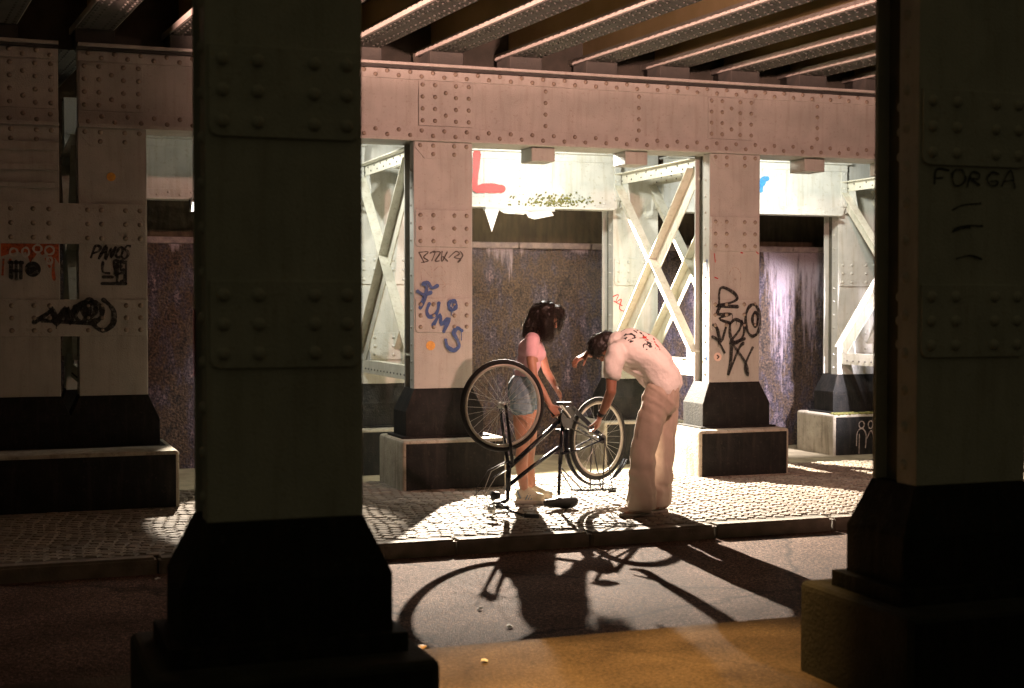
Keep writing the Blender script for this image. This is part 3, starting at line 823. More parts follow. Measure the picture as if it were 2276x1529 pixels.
MB().box(-6, 14, .62, .8, 2.0, 4.25).build('upper_wall', 'brown_wall', wl)
# ------------------------------------------------------------------ painted marks
# blue lettering
def Z2(lines, n0, root): return zconv(lines, 800, 280, 2.636, n0, root)
def Z3(lines, n0, root): return zconv(lines, 1340, 280, 2.466, n0, root)
def Z5(lines, n0, root): return zconv(lines, 0, 420, 2.637, n0, root)
YB = -.016
strokes('blue_lettering', cB[0], Z2([[(372, 920), (388, 950), (378, 1000), (350, 1065)], [(335, 968), (372, 988), (412, 975)], [(366, 926), (395, 918), (418, 948), (450, 936)],
    [(402, 1042), (388, 1082), (400, 1116), (432, 1110), (452, 1080), (458, 1038)], [(425, 1166), (466, 1104), (472, 1162), (516, 1128), (488, 1202)],
    ell(537, 1050, 21, 27), [(592, 1198), (566, 1184), (545, 1212), (566, 1252), (576, 1288), (545, 1314), (508, 1292), (498, 1255)]], NB, SB0), .034, 'blue_paint', YB - .0025, 5)
strokes('brown_scrawl', cB[0], Z2([[(345, 740), (375, 800)], [(350, 740), (400, 738), (372, 768), (400, 790), (360, 800)], [(410, 745), (440, 735), (420, 790)], [(430, 740), (470, 740), (440, 790), (462, 790)], [(480, 735), (478, 795), (510, 738)], [(485, 765), (512, 792)],
    [(520, 770), (560, 735), (580, 750), (550, 770), (590, 780), (570, 800), (600, 760), (585, 735)]], NB, SB0), .011, 'brown_marker', -.003)
strokes('pale_scrawl', cB[0], Z2([[(360, 900), (362, 830), (420, 890), (415, 820)], [(430, 850), (470, 820), (500, 870), (440, 880)], [(470, 890), (500, 930), (480, 950)], [(400, 935), (520, 925)]], NB, SB0), .006, 'pale_chalk', -.003)
def disc(name, parent, x, z, r, m, y=-.003):
    mb = MB(); mb.add([(x + r * math.cos(a * math.pi / 10), y, z + r * math.sin(a * math.pi / 10)) for a in range(20)] + [(x + r * math.cos(a * math.pi / 10), y + .002, z + r * math.sin(a * math.pi / 10)) for a in range(20)],
                      [tuple(range(20))] + [(k, (k + 1) % 20, 20 + (k + 1) % 20, 20 + k) for k in range(20)])
    return mb.build(name, m, parent)
s, z = surf(957, 768, NB); disc('round_sticker', cB[0], s - SB0, z, .042, 'gold_sticker')
s, z = surf(247, 393, NB); disc('round_sticker', cB[-1], s - (S0 - SP), z, .036, 'gold_sticker')
s, z = surf(1595, 793, NB); disc('round_sticker', cB[1], s - SB1, z, .042, 'rose_sticker'); strokes('sticker_mark', cB[1], [[(s - SB1 - .008, z + .015), (s - SB1 + .01, z), (s - SB1 - .006, z - .015)]], .012, 'black_marker', -.006)
strokes('black_tag', cB[1], Z3([[(632, 975), (640, 888), (700, 905), (732, 945), (690, 970), (615, 985), (735, 990)], [(640, 985), (625, 1030), (700, 1030), (632, 1055), (690, 1080)],
    [(600, 1090), (620, 1110), (642, 1180), (668, 1105)], [(595, 1155), (625, 1175), (660, 1240)], [(690, 1085), (722, 1060), (765, 1090), (762, 1150), (720, 1190), (692, 1150), (690, 1085)],
    [(755, 1070), (740, 1120), (690, 1190), (770, 1165)], ell(815, 1065, 40, 86, 16, 1.2, 7.4), ell(827, 1060, 15, 38, 12), [(700, 1185), (692, 1300), (680, 1365), (735, 1225), (762, 1190)], [(708, 1200), (775, 1300), (785, 1365), (772, 1310), (812, 1215)]], NB, SB1), .029, 'black_marker', -.0175, 6)
strokes('red_speck', cB[1], Z3([[(610, 700), (615, 745)], [(755, 694), (765, 696)], [(840, 690), (850, 700)], [(612, 830), (628, 836)]], NB, SB1), .010, 'red_paint', -.003)
strokes('pale_splash', cB[1], Z3([[(716, 855), (722, 830), (728, 845)], ell(722, 830, 32, 55, 14, 3.4, 6.6)], NB, SB1), .007, 'pale_chalk', -.003)
# blue runs on the side of that column
mb = MB(); h = CW / 2
for (z0, z1) in ((2.05, 1.78), (1.62, 1.4), (1.18, .98)): mb.box(-h + .0008, -h + .0034, .045, .06, z1, z0)
mb.build('blue_run', 'blue_paint', cB[1])
# red letter on the rear girder
rr = zconv([[(685, 160), (678, 270), (675, 365), (740, 362), (832, 368)]], 800, 280, 2.636, NC - .10, sg0)
strokes('red_letter', rg0, rr, .082, 'red_paint', -.008)
strokes('cyan_mark', rg1, zconv([[(866, 352), (872, 300), (900, 288)], [(866, 320), (880, 310)]], 1340, 280, 2.466, NC - .10, sg1), .055, 'cyan_paint', -.008)
strokes('red_scribble', cC[1], zconv([[(55, 935), (85, 925), (70, 965), (100, 950), (90, 1000), (115, 1015)], [(60, 960), (105, 985)]], 1340, 280, 2.466, NC, S0 + SP), .010, 'red_paint', -.003)
# left pair
sl = S0 - SP
x0 = surf(530 / 2.637, 420 + 405 / 2.637, NB)[0] - sl; z0 = surf(530 / 2.637, 420 + 405 / 2.637, NB)[1]
strokes('black_tag', cB[-1], word('PANOS', x0 + .005, z0, .060, .095, .35), .021, 'black_marker', -.003)
rc = lambda a, b, c, d: [Z5([[(a, b)], [(c, d)]], NB, sl)[0][0], Z5([[(a, b)], [(c, d)]], NB, sl)[1][0]]
(xa, zb_), (xb, za_) = rc(595, 425, 738, 555)
w_ = xb - xa; h_ = zb_ - za_
st = word('LE', xa + .01, za_ + h_ * .5, w_ * .5, h_ * .45, 0) + word('45', xa + w_ * .52, za_ + h_ * .12, w_ * .26, h_ * .8, 0) + [[(xa, za_), (xb, za_)], [(xb, za_), (xb, zb_)], [(xa + .01, za_ + h_ * .3), (xa + w_ * .45, za_ + h_ * .3)]]
strokes('stencil_tag', cB[-1], st, .022, 'black_marker', -.003)
strokes('big_black_tag', cB[-1], Z5([[(200, 780), (270, 735), (310, 710), (330, 760), (400, 700), (380, 770), (440, 700)], [(300, 700), (330, 790), (380, 700), (410, 790), (440, 690)], [(250, 770), (540, 790)], [(440, 690), (500, 665), (520, 720), (480, 780), (440, 740), (470, 680)],
    ell(550, 720, 48, 55), ell(520, 700, 40, 50), [(540, 790), (600, 830), (660, 790), (665, 720), (640, 680), (605, 650)]], NB, sl), .040, 'black_marker', -.020, 4)
mb = MB()
sA_, zA_ = surf(2, 420 + 318 / 2.637, NB); sB_, zB_ = surf(345 / 2.637, 420 + 400 / 2.637, NB)
pts = [(sA_ - .275, zB_)]
rnd = random.Random(5)
for q in range(1, 14): pts.append((sA_ - .275 + (sB_ - sA_) * q / 14, zB_ + rnd.uniform(-.05, .05)))
pts += [(sB_ - .275, zB_ - .05), (sB_ - .275, zA_), (sA_ - .275, zA_)]
MB().plate(pts, -.004, -.0008).build('orange_patch', 'orange_paint', cB[-2])
strokes('orange_drip', cB[-2], Z5([[(315, 415), (312, 480), (318, 530)], [(60, 415), (60, 430)], [(270, 410), (290, 455)], [(20, 415), (15, 500)]], NB, .275), .022, 'orange_paint', -.003)
strokes('black_blot', cB[-2], Z5([[(65, 430), (65, 520)], [(95, 425), (95, 525)], [(122, 430), (122, 520)], [(65, 480), (122, 478)], [(55, 430), (130, 432)]], NB, .275), .030, 'black_marker', -.008)
s, z = surf(192 / 2.637, 420 + 470 / 2.637, NB); disc('black_dot', cB[-2], s - .275, z, .062, 'black_marker', -.009)
strokes('grey_pattern', cB[-2], Z5([ell(80, 370, 22, 22), ell(150, 370, 20, 26), ell(220, 350, 24, 22), ell(290, 360, 26, 24), ell(290, 420, 16, 20)], NB, .275), .016, 'paint_pale', -.009)
# corbels of the left joint
for zz, hh in ((2.86, .07), (2.70, .05), (2.56, .04)):
    MB().box(-.28, .27, -.03, -.0008, zz, zz + hh).build('corbel_plate', 'paint', cB[-2], bevel=.004, segs=1)
# right foreground column scrawl
FA = NA
sr = S0
a0 = surf(1860 + 590 / 2.73, 1090 / 2.73, FA); a1 = surf(1860 + 1090 / 2.73, 1090 / 2.73, FA)
wd = (a1[0] - a0[0]) / 5
strokes('faint_scrawl', cA1, word('FORGA', a0[0] - sr, a0[1] - .02, wd, .06, .15), .009, 'black_marker', -.003)
def Z4(l): return zconv(l, 1860, 0, 2.73, FA, sr)
strokes('faint_dash', cA1, Z4([[(700, 1275), (760, 1245), (870, 1235)], [(710, 1395), (770, 1370), (880, 1372)], [(700, 1405 + 0), (710, 1395)], [(710, 1420 - 20), (800, 1372)]]) + zconv([[(610, 20), (650, 8), (690, 15)], [(620, 175), (690, 160), (750, 180)]], 1860, 500, 2.353, FA, sr), .008, 'black_marker', -.003)
MB().box(-h - .0024, -h - .0006, .279, .299, 1.36, 1.60).build('red_mark', 'red_paint', cA0)
# white drawn figure on the rear plinth
def ZP(l): return zconv(l, 1400, 880, 2.356, NC - .252, S0 + 2 * SP)
strokes('white_drawing', pC2, ZP([ell(1212, 150, 14, 18), [(1185, 260), (1190, 190), (1215, 170), (1235, 200), (1232, 270)], [(1200, 200), (1198, 300)], ell(1258, 150, 12, 20), [(1240, 220), (1262, 180), (1280, 240)]]), .012, 'pale_chalk', -.256)

# moss along the lower edge of the lit rear girder
mb = MB(); rnd = random.Random(11)
for k in range(260):
    px = rnd.gauss(1235, 38); py = rnd.gauss(452, 8) - abs(rnd.gauss(0, 5))
    s, z = surf(px, py, NC - .11); s -= sg0; 
    if z < 2.655: z = 2.655 + rnd.random() * .01
    r = rnd.uniform(.004, .011)
    mb.blob((s, -.006 - rnd.random() * .01, z), (r * 1.3, r, r), 5, 4)
mo = mb.build('moss', 'moss', rg0); mo['kind'] = 'stuff'
mb = MB()
for k in range(700):
    x = rnd.uniform(-.45, .45); y = rnd.uniform(-.24, -.10); r = rnd.uniform(.006, .016)
    mb.blob((x, y, zc + r * .3), (r * 1.5, r * 1.3, r), 5, 4)
mo = mb.build('moss', 'moss', pC2); mo['kind'] = 'stuff'

# ------------------------------------------------------------------ lamps
lf = thing('batten_lamp', 'broken white strip lamp hanging under the floodlit rear girder', 'lamp', W(5.27, 13.98, 2.60), TH)
MB().box(-.42, .36, .0, .075, -.0, .035).build('tray', 'lamp_body', lf, bevel=.004)
mb = MB(); mb.tube([(-.10, -.02, -.02), (.12, -.02, -.02)], .012, 10); mb.build('tube', 'plastic_sheet', lf, smooth=True)
def flap(pts, bend=.03):
    mb = MB(); vs = [(x, y, z) for x, y, z in pts]; k = len(vs); vs += [(x, y + .004, z) for x, y, z in vs]
    mb.add(vs, [tuple(range(k)), tuple(range(2 * k - 1, k - 1, -1))] + [(i, (i + 1) % k, k + (i + 1) % k, k + i) for i in range(k)])
    return mb.build('torn_cover', 'plastic_sheet', lf)
flap([(-.43, -.01, .0), (-.28, -.02, .0), (-.37, -.06, -.23)])
flap([(-.26, .0, -.002), (.05, -.01, -.002), (.0, -.02, -.04), (-.22, -.02, -.03)])
flap([(.02, -.01, -.01), (.30, -.03, .0), (.32, -.06, -.045), (.10, -.07, -.09), (.04, -.05, -.07)])
def flood(name, label, loc, target, m='lit_glass', post=None):
    t = thing(name, label, 'lamp', loc, 0)
    d = (Vector(target) - Vector(loc)).normalized(); q = d.to_track_quat('-Z', 'Y').to_matrix()
    def tr(v): return q @ Vector(v)
    mb = MB(); b = MB().box(-.10, .10, -.07, .07, .03, .09); mb.add([tr(v) for v in b.v], b.f); mb.build('housing', 'lamp_body', t, bevel=.006)
    for sg in (-1, 1):
        mb = MB(); b = MB().box(sg * .098 - .004, sg * .098 + .004, -.02, .02, -.0, .14); mb.add([tr(v) for v in b.v], b.f); mb.build('yoke', 'dark_steel', t)
    mb = MB(); b = MB().box(-.085, .085, -.055, .055, .024, .0295); mb.add([tr(v) for v in b.v], b.f); mb.build('lens', m, t)
    return t
for k, lab in enumerate(('small floodlight behind the main girder in the middle bay', 'small floodlight behind the main girder in the right bay', 'small floodlight behind the main girder in the left bay')):
    flood('floodlight', lab, P_BAY[k], W((5.6, 8.5, 3.2)[k], 14.4, 1.9))
flood('floodlight', 'floodlight behind the rear girder that throws the bicycle shadow', P_KEY, W(7.0, 9.6, .2))
flood('floodlight', 'floodlight under the rear girder behind the dim left columns', P_LEFT, W(1.95, 11.2, 0))
fp = flood('floodlight', 'pinkish floodlight under the deck behind the right foreground column', P_PINK, W(4.9, 12, 3.0), 'lit_pink')
bd_ = [A2 * a_ + N2 * n_ + Vector((0, 0, z_)) for a_, n_, z_ in ((-.15, -.45, -.60), (-.15, .29, -.60), (-.15, .29, .18), (-.15, -.45, .18))]
MB().add(bd_ + [v - A2 * .004 for v in bd_], [(0, 1, 2, 3), (7, 6, 5, 4), (0, 4, 5, 1), (1, 5, 6, 2), (2, 6, 7, 3), (3, 7, 4, 0)]).build('barn_door', 'dark_steel', fp)  # plate added to keep pink light off the left side
rod = MB().tube([(0, 0, .05), (0, 0, BZ + .38 - P_PINK.z)], .012, 8).build('hanging_rod', 'dark_steel', fp)
fw = flood('floodlight', 'added pinkish floodlight with a visor washing the undersides of the ceiling beams', P_WASH, W(4.4, 11.6, 5.0), 'lit_pink')
v0 = [Vector((A2.x * s_ + N2.x * n_, A2.y * s_ + N2.y * n_, z_)) for s_, n_, z_ in ((-.5, -.30, -.075), (2.2, -.30, -.075), (2.2, .30, .0229), (-.5, .30, .0229))]
MB().add(v0 + [v - Vector((0, 0, .004)) for v in v0], [(0, 1, 2, 3), (7, 6, 5, 4), (0, 4, 5, 1), (1, 5, 6, 2), (2, 6, 7, 3), (3, 7, 4, 0)]).build('visor', 'dark_steel', fw)  # plate added to keep the wash off girder and ground
MB().tube([(0, 0, .05), (0, 0, BZ + .38 - P_WASH.z)], .012, 8).build('hanging_rod', 'dark_steel', fw)
sl_ = thing('wall_lamp', 'amber lamp bracketed to the front girder, out of the picture', 'lamp', P_AMBER, TH)
MB().box(-.10, .10, -.14, .10, .04, .12).build('lamp_head', 'lamp_body', sl_, bevel=.02)
MB().box(-.07, .07, -.07, .07, .032, .0395).build('lens', 'lit_amber', sl_)
MB().tube([(0, .08, .08), (0, .25, .08), (0, .36, -.15), (0, .498, -.25)], .02, 10).build('bracket', 'dark_steel', sl_)
wlp = thing('added_wall_lamp', 'added unseen lamp behind the right foreground column, lighting the rear wall', 'lamp', P_RIGHT, TH)
MB().box(-.09, .09, -.15, -.065, -.09, .09).build('housing', 'lamp_body', wlp, bevel=.01)

# ------------------------------------------------------------------ litter
def scrap(px, py, z0, r, label, m='paper', name='paper_scrap', cat='litter'):
    p = ground(px, py, z0); mb = MB(); rnd = random.Random(int(px)); n = 7; vs = [(0, 0, .018)]
    for k in range(n):
        a = 2 * math.pi * k / n; q = r * rnd.uniform(.7, 1.2); vs.append((q * math.cos(a), q * math.sin(a), rnd.uniform(.003, .02)))
    vs += [(x, y, z - .003) for x, y, z in vs]
    mb.add(vs, [(0, 1 + k, 1 + (k + 1) % n) for k in range(n)] + [(n + 1, n + 2 + (k + 1) % n, n + 2 + k) for k in range(n)] + [(1 + k, n + 2 + k, n + 2 + (k + 1) % n, 1 + (k + 1) % n) for k in range(n)])
    o = mb.build(name, m); o.location = p; tag(o, label, cat, 'scraps of litter on the asphalt'); return o
scrap(1067, 1356, ROADZ, .022, 'white scrap on the road inside the front wheel shadow')
scrap(1133, 1396, ROADZ, .022, 'white scrap on the road at the edge of the woman\'s shadow')
scrap(1078, 1472, 0, .018, 'white scrap on the amber lit near pavement')
scrap(350, 1290, ROADZ, .018, 'white scrap on the dark road left of the foreground column')
scrap(893, 1420, .0, .030, 'curled yellow leaf beside the left foreground foot', 'leaf', 'fallen_leaf', 'leaf')
scrap(930, 1443, .0, .034, 'curled yellow leaf at the corner of the left foreground plinth', 'leaf', 'fallen_leaf', 'leaf')
b = thing('plastic_bag', 'white crumpled bag lying by the wall behind the front wheel', 'bag', W(4.72, 13.9, BACKZ), TH)
mb = MB(); mb.blob((0, 0, .06), (.16, .11, .075), 16, 10)
me = mb.mesh('crumpled_sheet', False)
for v in me.vertices: v.co += noise.noise_vector(v.co * 14) * .028
link('crumpled_sheet', me, 'plastic_sheet', b)

# ------------------------------------------------------------------ bicycle, upside down on saddle and bars
def bicycle():
    D2 = Vector((.741, .671, 0)).normalized()       # front wheel towards back wheel
    rz = math.atan2(D2.y, D2.x)
    t = thing('bicycle', 'black step-through bicycle turned upside down on its saddle and handlebars', 'bicycle', (-.07, 10.78, 0), rz)
    F = (0, 0, .852)                                 # front axle
    RR = (1.035, 0, .535)                            # back axle
    BB = (.642, 0, .730)
    HT0 = Vector((.062, 0, .395)); HT1 = Vector((.052, 0, .215))
    ST = Vector((.592, 0, .115))
    frame = MB()
    frame.tube([HT0 + Vector((0, 0, .015)), HT1 - Vector((0, 0, .015))], .021, 12)
    frame.tube([HT0 - Vector((0, 0, .02)), BB], .019, 12)
    frame.tube([HT1 + Vector((0, 0, .02)), (.30, 0, .36), (.606, 0, .50)], .016, 12)
    frame.tube([BB, (.606, 0, .36)], .018, 12)
    frame.tube([(BB[0], -.036, BB[2]), (BB[0], .036, BB[2])], .026, 14)
    for sg in (-1, 1):
        frame.tube([(BB[0] + .02, sg * .03, BB[2] - .005), (.80, sg * .052, BB[2] - .07), (RR[0], sg * .065, RR[2])], .010, 8)
        frame.tube([(.606, sg * .016, .44), (.80, sg * .045, .47), (RR[0], sg * .065, RR[2])], .0085, 8)
    frame.build('frame', 'bike_frame', t, smooth=True)
    MB().tube([(.606, 0, .38), ST], .0135, 12).build('seat_post', 'bike_frame', t, smooth=True)
    # saddle, lying on the paving
    mb = MB(); rows = []
    prof = [(-.15, .018, .020), (-.10, .030, .030), (-.03, .045, .036), (.04, .085, .045), (.09, .105, .050), (.125, .095, .048), (.145, .06, .034)]
    seg = 14
    vs = []
    for (x, w, hh) in prof:
        for k in range(seg):
            a = 2 * math.pi * k / seg
            zz = .072 + (1.45 * hh * math.sin(a) if math.sin(a) < 0 else .75 * hh * math.sin(a))
            vs.append((ST.x - .0 + x, w * math.cos(a), max(zz, .008)))
    m_ = len(prof)
    fs = [(i * seg + k, i * seg + (k + 1) % seg, (i + 1) * seg + (k + 1) % seg, (i + 1) * seg + k) for i in range(m_ - 1) for k in range(seg)]
    fs += [tuple(range(seg)), tuple((m_ - 1) * seg + k for k in range(seg))]
    mb.add(vs, fs); sd = mb.build('saddle', 'rubber', t, smooth=True)
    mb = MB()
    for sg in (-1, 1): mb.tube([(ST.x - .12, sg * .015, .075), (ST.x - .02, sg * .024, .10), (ST.x + .09, sg * .045, .085)], .0045, 6)
    mb.build('saddle_rail', 'alloy', sd, smooth=True)
    def wheel(nm, c, yaw, R_, flip=1):
        """yaw: turn about the upright axis, in the bike frame"""
        q = Matrix.Rotation(yaw, 3, 'Z')
        w = bpy.data.objects.new(nm, None); COL.objects.link(w); w.parent = t; w.location = c; w.rotation_euler = (0, 0, yaw)
        def ring(r, prof, nmx, m):
            seg = 56; k = len(prof); vs = []
            for i in range(seg):
                a = 2 * math.pi * i / seg
                for (dr, dy) in prof: vs.append(((r + dr) * math.cos(a), dy, (r + dr) * math.sin(a)))
            fs = [(i * k + j, i * k + (j + 1) % k, ((i + 1) % seg) * k + (j + 1) % k, ((i + 1) % seg) * k + j) for i in range(seg) for j in range(k)]
            return MB().add(vs, fs).build(nmx, m, w, smooth=True)
        ring(R_ - .018, [(.018 * math.cos(a), .018 * math.sin(a)) for a in [2 * math.pi * j / 10 for j in range(10)]], 'tyre', 'tyre')
        ring(R_ - .045, [(.010, -.011), (.010, .011), (-.004, .010), (-.012, .004), (-.012, -.004), (-.004, -.010)], 'rim', 'rim')
        MB().tube([(0, -.045, 0), (0, -.04, 0), (0, -.03, 0), (0, -.028, 0), (0, .028, 0), (0, .03, 0), (0, .04, 0), (0, .045, 0)], [.012, .026, .026, .016, .016, .026, .026, .012], 14).build('hub', 'alloy', w, smooth=True)
        for i in range(32):
            a = 2 * math.pi * i / 32; y = .030 if i % 2 else -.030
            b = a + (.35 if i % 4 < 2 else -.35)
            MB().tube([(.022 * math.cos(b + .9 * (1 if i % 4 < 2 else -1)), y, .022 * math.sin(b + .9 * (1 if i % 4 < 2 else -1))), ((R_ - .056) * math.cos(a), y * .15, (R_ - .056) * math.sin(a))], .0011, 4, cap=False).build('spoke', 'alloy', w)
        return w
    steer = R(-17)
    wheel('front_wheel', F, steer, .352)
    wheel('back_wheel', RR, R(3), .337)
    # everything that turns with the bars
    q = Matrix.Rotation(steer, 3, 'Z')
    def st(x, y, z):
        v = q @ Vector((x, y, 0)); return Vector((v.x, v.y, z))
    fk = MB()
    for sg in (-1, 1):
        fk.tube([st(0, sg * .055, F[2] + .01), st(.012, sg * .055, .76), st(.040, sg * .05, .56), st(.058, sg * .045, .44), st(.060, sg * .030, .41)], [.010, .011, .014, .015, .014], 10)
    fk.tube([st(.060, -.045, .412), st(.060, .045, .412)], .018, 10)
    fk.build('fork', 'bike_frame', t, smooth=True)
    sm = MB(); sm.tube([HT1, (.050, 0, .13)], .014, 10); sm.tube([(.050, 0, .13), st(-.02, 0, .105)], .015, 10)
    sm.build('stem', 'bike_frame', t, smooth=True)
    hb = MB(); bars = []
    for sg in (-1, 1):
        pts = [st(-.02, 0, .105), st(-.03, sg * .08, .10), st(-.02, sg * .17, .075), st(.05, sg * .25, .045), st(.16, sg * .27, .035)]
        hb.tube(pts, .011, 10); bars.append(pts)
    hbo = hb.build('handlebar', 'bike_frame', t, smooth=True)
    for sg, pts in zip((-1, 1), bars):
        MB().tube([pts[3] + (pts[4] - pts[3]) * .1, pts[4] + (pts[4] - pts[3]) * .08], .017, 12).build('grip', 'rubber', t, smooth=True)
        MB().tube([pts[2] + Vector((0, 0, .0)), st(-.06, sg * .20, .055), st(-.04, sg * .27, .03), st(.05, sg * .31, .022)], .006, 8).build('brake_lever', 'alloy', t, smooth=True)
        cb = MB()
        cb.tube([st(-.05, sg * .17, .07), st(-.16, sg * .13, .10), st(-.19, sg * .07, .22), st(-.11, sg * .03, .36), st(.03, sg * .02, .42)], .0028, 6)
        cb.tube([st(-.06, sg * .19, .07), st(-.21, sg * .15, .06), st(-.20, sg * .08, .17), st(-.07, sg * .02, .31), (.10, 0, .38)], .0025, 6)
        cb.build('brake_cable', 'alloy' if sg < 0 else 'rubber', t, smooth=True)
    mb = MB(); mb.blob(st(-.05, .10, .05), (.035, .035, .03), 12, 8); mb.build('bell', 'alloy', t, smooth=True)
    mb = MB(); mb.tube([st(-.09, 0, .17), st(-.03, 0, .17)], [.036, .026], 14); mb.build('headlight', 'rubber', t, smooth=True)
    # cranks
    cr = MB()
    prof = []
    seg = 40; vs = []
    for i in range(seg):
        a = 2 * math.pi * i / seg; r = .082 + (.003 if i % 2 else -.003)
        vs += [(BB[0] + r * math.cos(a), -.046, BB[2] + r * math.sin(a)), (BB[0] + r * math.cos(a), -.042, BB[2] + r * math.sin(a)), (BB[0] + .060 * math.cos(a), -.042, BB[2] + .060 * math.sin(a)), (BB[0] + .060 * math.cos(a), -.046, BB[2] + .060 * math.sin(a))]
    cr.add(vs, [(i * 4 + j, i * 4 + (j + 1) % 4, ((i + 1) % seg) * 4 + (j + 1) % 4, ((i + 1) % seg) * 4 + j) for i in range(seg) for j in range(4)])
    for k in range(5):
        a = 2 * math.pi * k / 5; cr.bar((BB[0], -.044, BB[2]), (BB[0] + .065 * math.cos(a), -.044, BB[2] + .065 * math.sin(a)), .004, .018, up=(0, 1, 0))
    cr.build('chainring', 'dark_steel', t)
    gu = MB(); n = 26; out = []
    cx_, cz_ = BB[0] + .0, BB[2]
    pts = []
    for i in range(21): 
        a = R(40) + R(250) * i / 20; pts.append((cx_ + .088 * math.cos(a), cz_ + .088 * math.sin(a)))
    gu.plate(pts, -.066, -.062)
    gu.bar((cx_ + .03, -.064, cz_ + .082), (RR[0] - .06, -.064, RR[2] + .045), .004, .040, up=(0, 0, 1))
    gu.build('chain_guard', 'bike_frame', t, bevel=.001, segs=1)
    for sg, a in ((-1, R(134)), (1, R(-46))):
        e = Vector((BB[0] + .168 * math.cos(a), sg * .074, BB[2] + .168 * math.sin(a)))
        c = MB().bar((BB[0], sg * .074, BB[2]), e, .014, .022, up=(0, 1, 0)).build('crank', 'alloy', t, bevel=.003)
        p = MB().box(e.x - .045, e.x + .045, e.y + sg * .012 - .0 if sg > 0 else e.y - .10, e.y + .10 if sg > 0 else e.y - .012, e.z - .011, e.z + .011).build('pedal', 'rubber', t, bevel=.006)
    # chain
    ch = MB()
    a0 = R(62)
    for (z1, z2) in ((BB[2] + .08, RR[2] + .035), (BB[2] - .08, RR[2] - .035)):
        ch.tube([(BB[0] + .015, -.052, z1), (RR[0], -.052, z2)], .005, 6)
    ch.tube([(RR[0], -.056, RR[2]), (RR[0], -.040, RR[2])], .036, 16)
    ch.build('chain', 'dark_steel', t)
    # mudguard under the back wheel (it hangs below now), stays, carrier and tail light
    vs = []; n = 26
    for i in range(n + 1):
        a = R(165) + R(165) * i / n; r = .368
        for (dr, dy) in ((0, -.028), (.010, -.012), (.012, 0), (.010, .012), (0, .028)):
            vs.append((RR[0] + (r + dr) * math.cos(a), dy, RR[2] + (r + dr) * math.sin(a)))
    vs2 = [((x - RR[0]) * 1.006 + RR[0], y, (z - RR[2]) * 1.006 + RR[2]) for x, y, z in vs]
    k = len(vs); fs = [(i * 5 + j, i * 5 + j + 1, (i + 1) * 5 + j + 1, (i + 1) * 5 + j) for i in range(n) for j in range(4)]
    fs2 = [tuple(k + q_ for q_ in f[::-1]) for f in fs]
    rim_ = [(i * 5, (i + 1) * 5, k + (i + 1) * 5, k + i * 5) for i in range(n)] + [((i + 1) * 5 + 4, i * 5 + 4, k + i * 5 + 4, k + (i + 1) * 5 + 4) for i in range(n)]
    MB().add(vs + vs2, fs + fs2 + rim_).build('mudguard', 'bike_frame', t, smooth=True)
    ra = MB()
    zr = .128
    for y in (-.06, -.02, .02, .06): ra.tube([(.78, y, zr + .01), (1.18, y, zr - .015)], .005, 6)
    for x in (.80, .90, 1.0, 1.1, 1.18): ra.tube([(x, -.062, zr + .008 - (x - .78) * .06), (x, .062, zr + .008 - (x - .78) * .06)], .005, 6)
    for sg in (-1, 1):
        ra.tube([(RR[0], sg * .075, RR[2]), (RR[0] - .02, sg * .070, zr)], .006, 6)
        ra.tube([(RR[0], sg * .075, RR[2]), (RR[0] + .10, sg * .066, zr - .01)], .005, 6)
        ra.tube([(.606, sg * .018, .33), (.80, sg * .06, zr + .01)], .005, 6)
    ra.build('carrier', 'dark_steel', t, smooth=True)
    MB().box(1.185, 1.215, -.035, .035, zr - .045, zr + .0).build('tail_light', 'rubber', t, bevel=.006)
    MB().tube([(.68, .05, .66), (.56, .075, .78), (.47, .09, .90), (.455, .09, .935)], [.009, .008, .008, .011], 8).build('kickstand', 'dark_steel', t, smooth=True)
    return t
bicycle()

# ------------------------------------------------------------------ people
def skin_shape(mb, name, m, parent, voxel=.008, smooth=6, wobble=0.0, wf=9.0, sub=False):
    """one continuous surface grown over the overlapping tapered forms in mb"""
    me = mb.mesh(name + '_forms', True)
    o = bpy.data.objects.new(name, me); COL.objects.link(o)
    r = o.modifiers.new('r', 'REMESH'); r.mode = 'VOXEL'; r.voxel_size = voxel; r.use_smooth_shade = True
    s_ = o.modifiers.new('s', 'SMOOTH'); s_.factor = .5; s_.iterations = smooth
    dg = bpy.context.evaluated_depsgraph_get(); ev = o.evaluated_get(dg)
    me2 = bpy.data.meshes.new_from_object(ev); me2.name = name
    bpy.data.objects.remove(o); bpy.data.meshes.remove(me)
    if callable(wobble):
        for v in me2.vertices: v.co += wobble(v.co.copy(), v.normal.copy())
    for p in me2.polygons: p.use_smooth = True
    me2.materials.clear(); me2.materials.append(M[m])
    return link(name, me2, None, parent)
def limb(mb, pts, rs, seg=16):
    for i in range(len(pts) - 1): mb.capsule(pts[i], pts[i + 1], rs[i], rs[i + 1], seg)
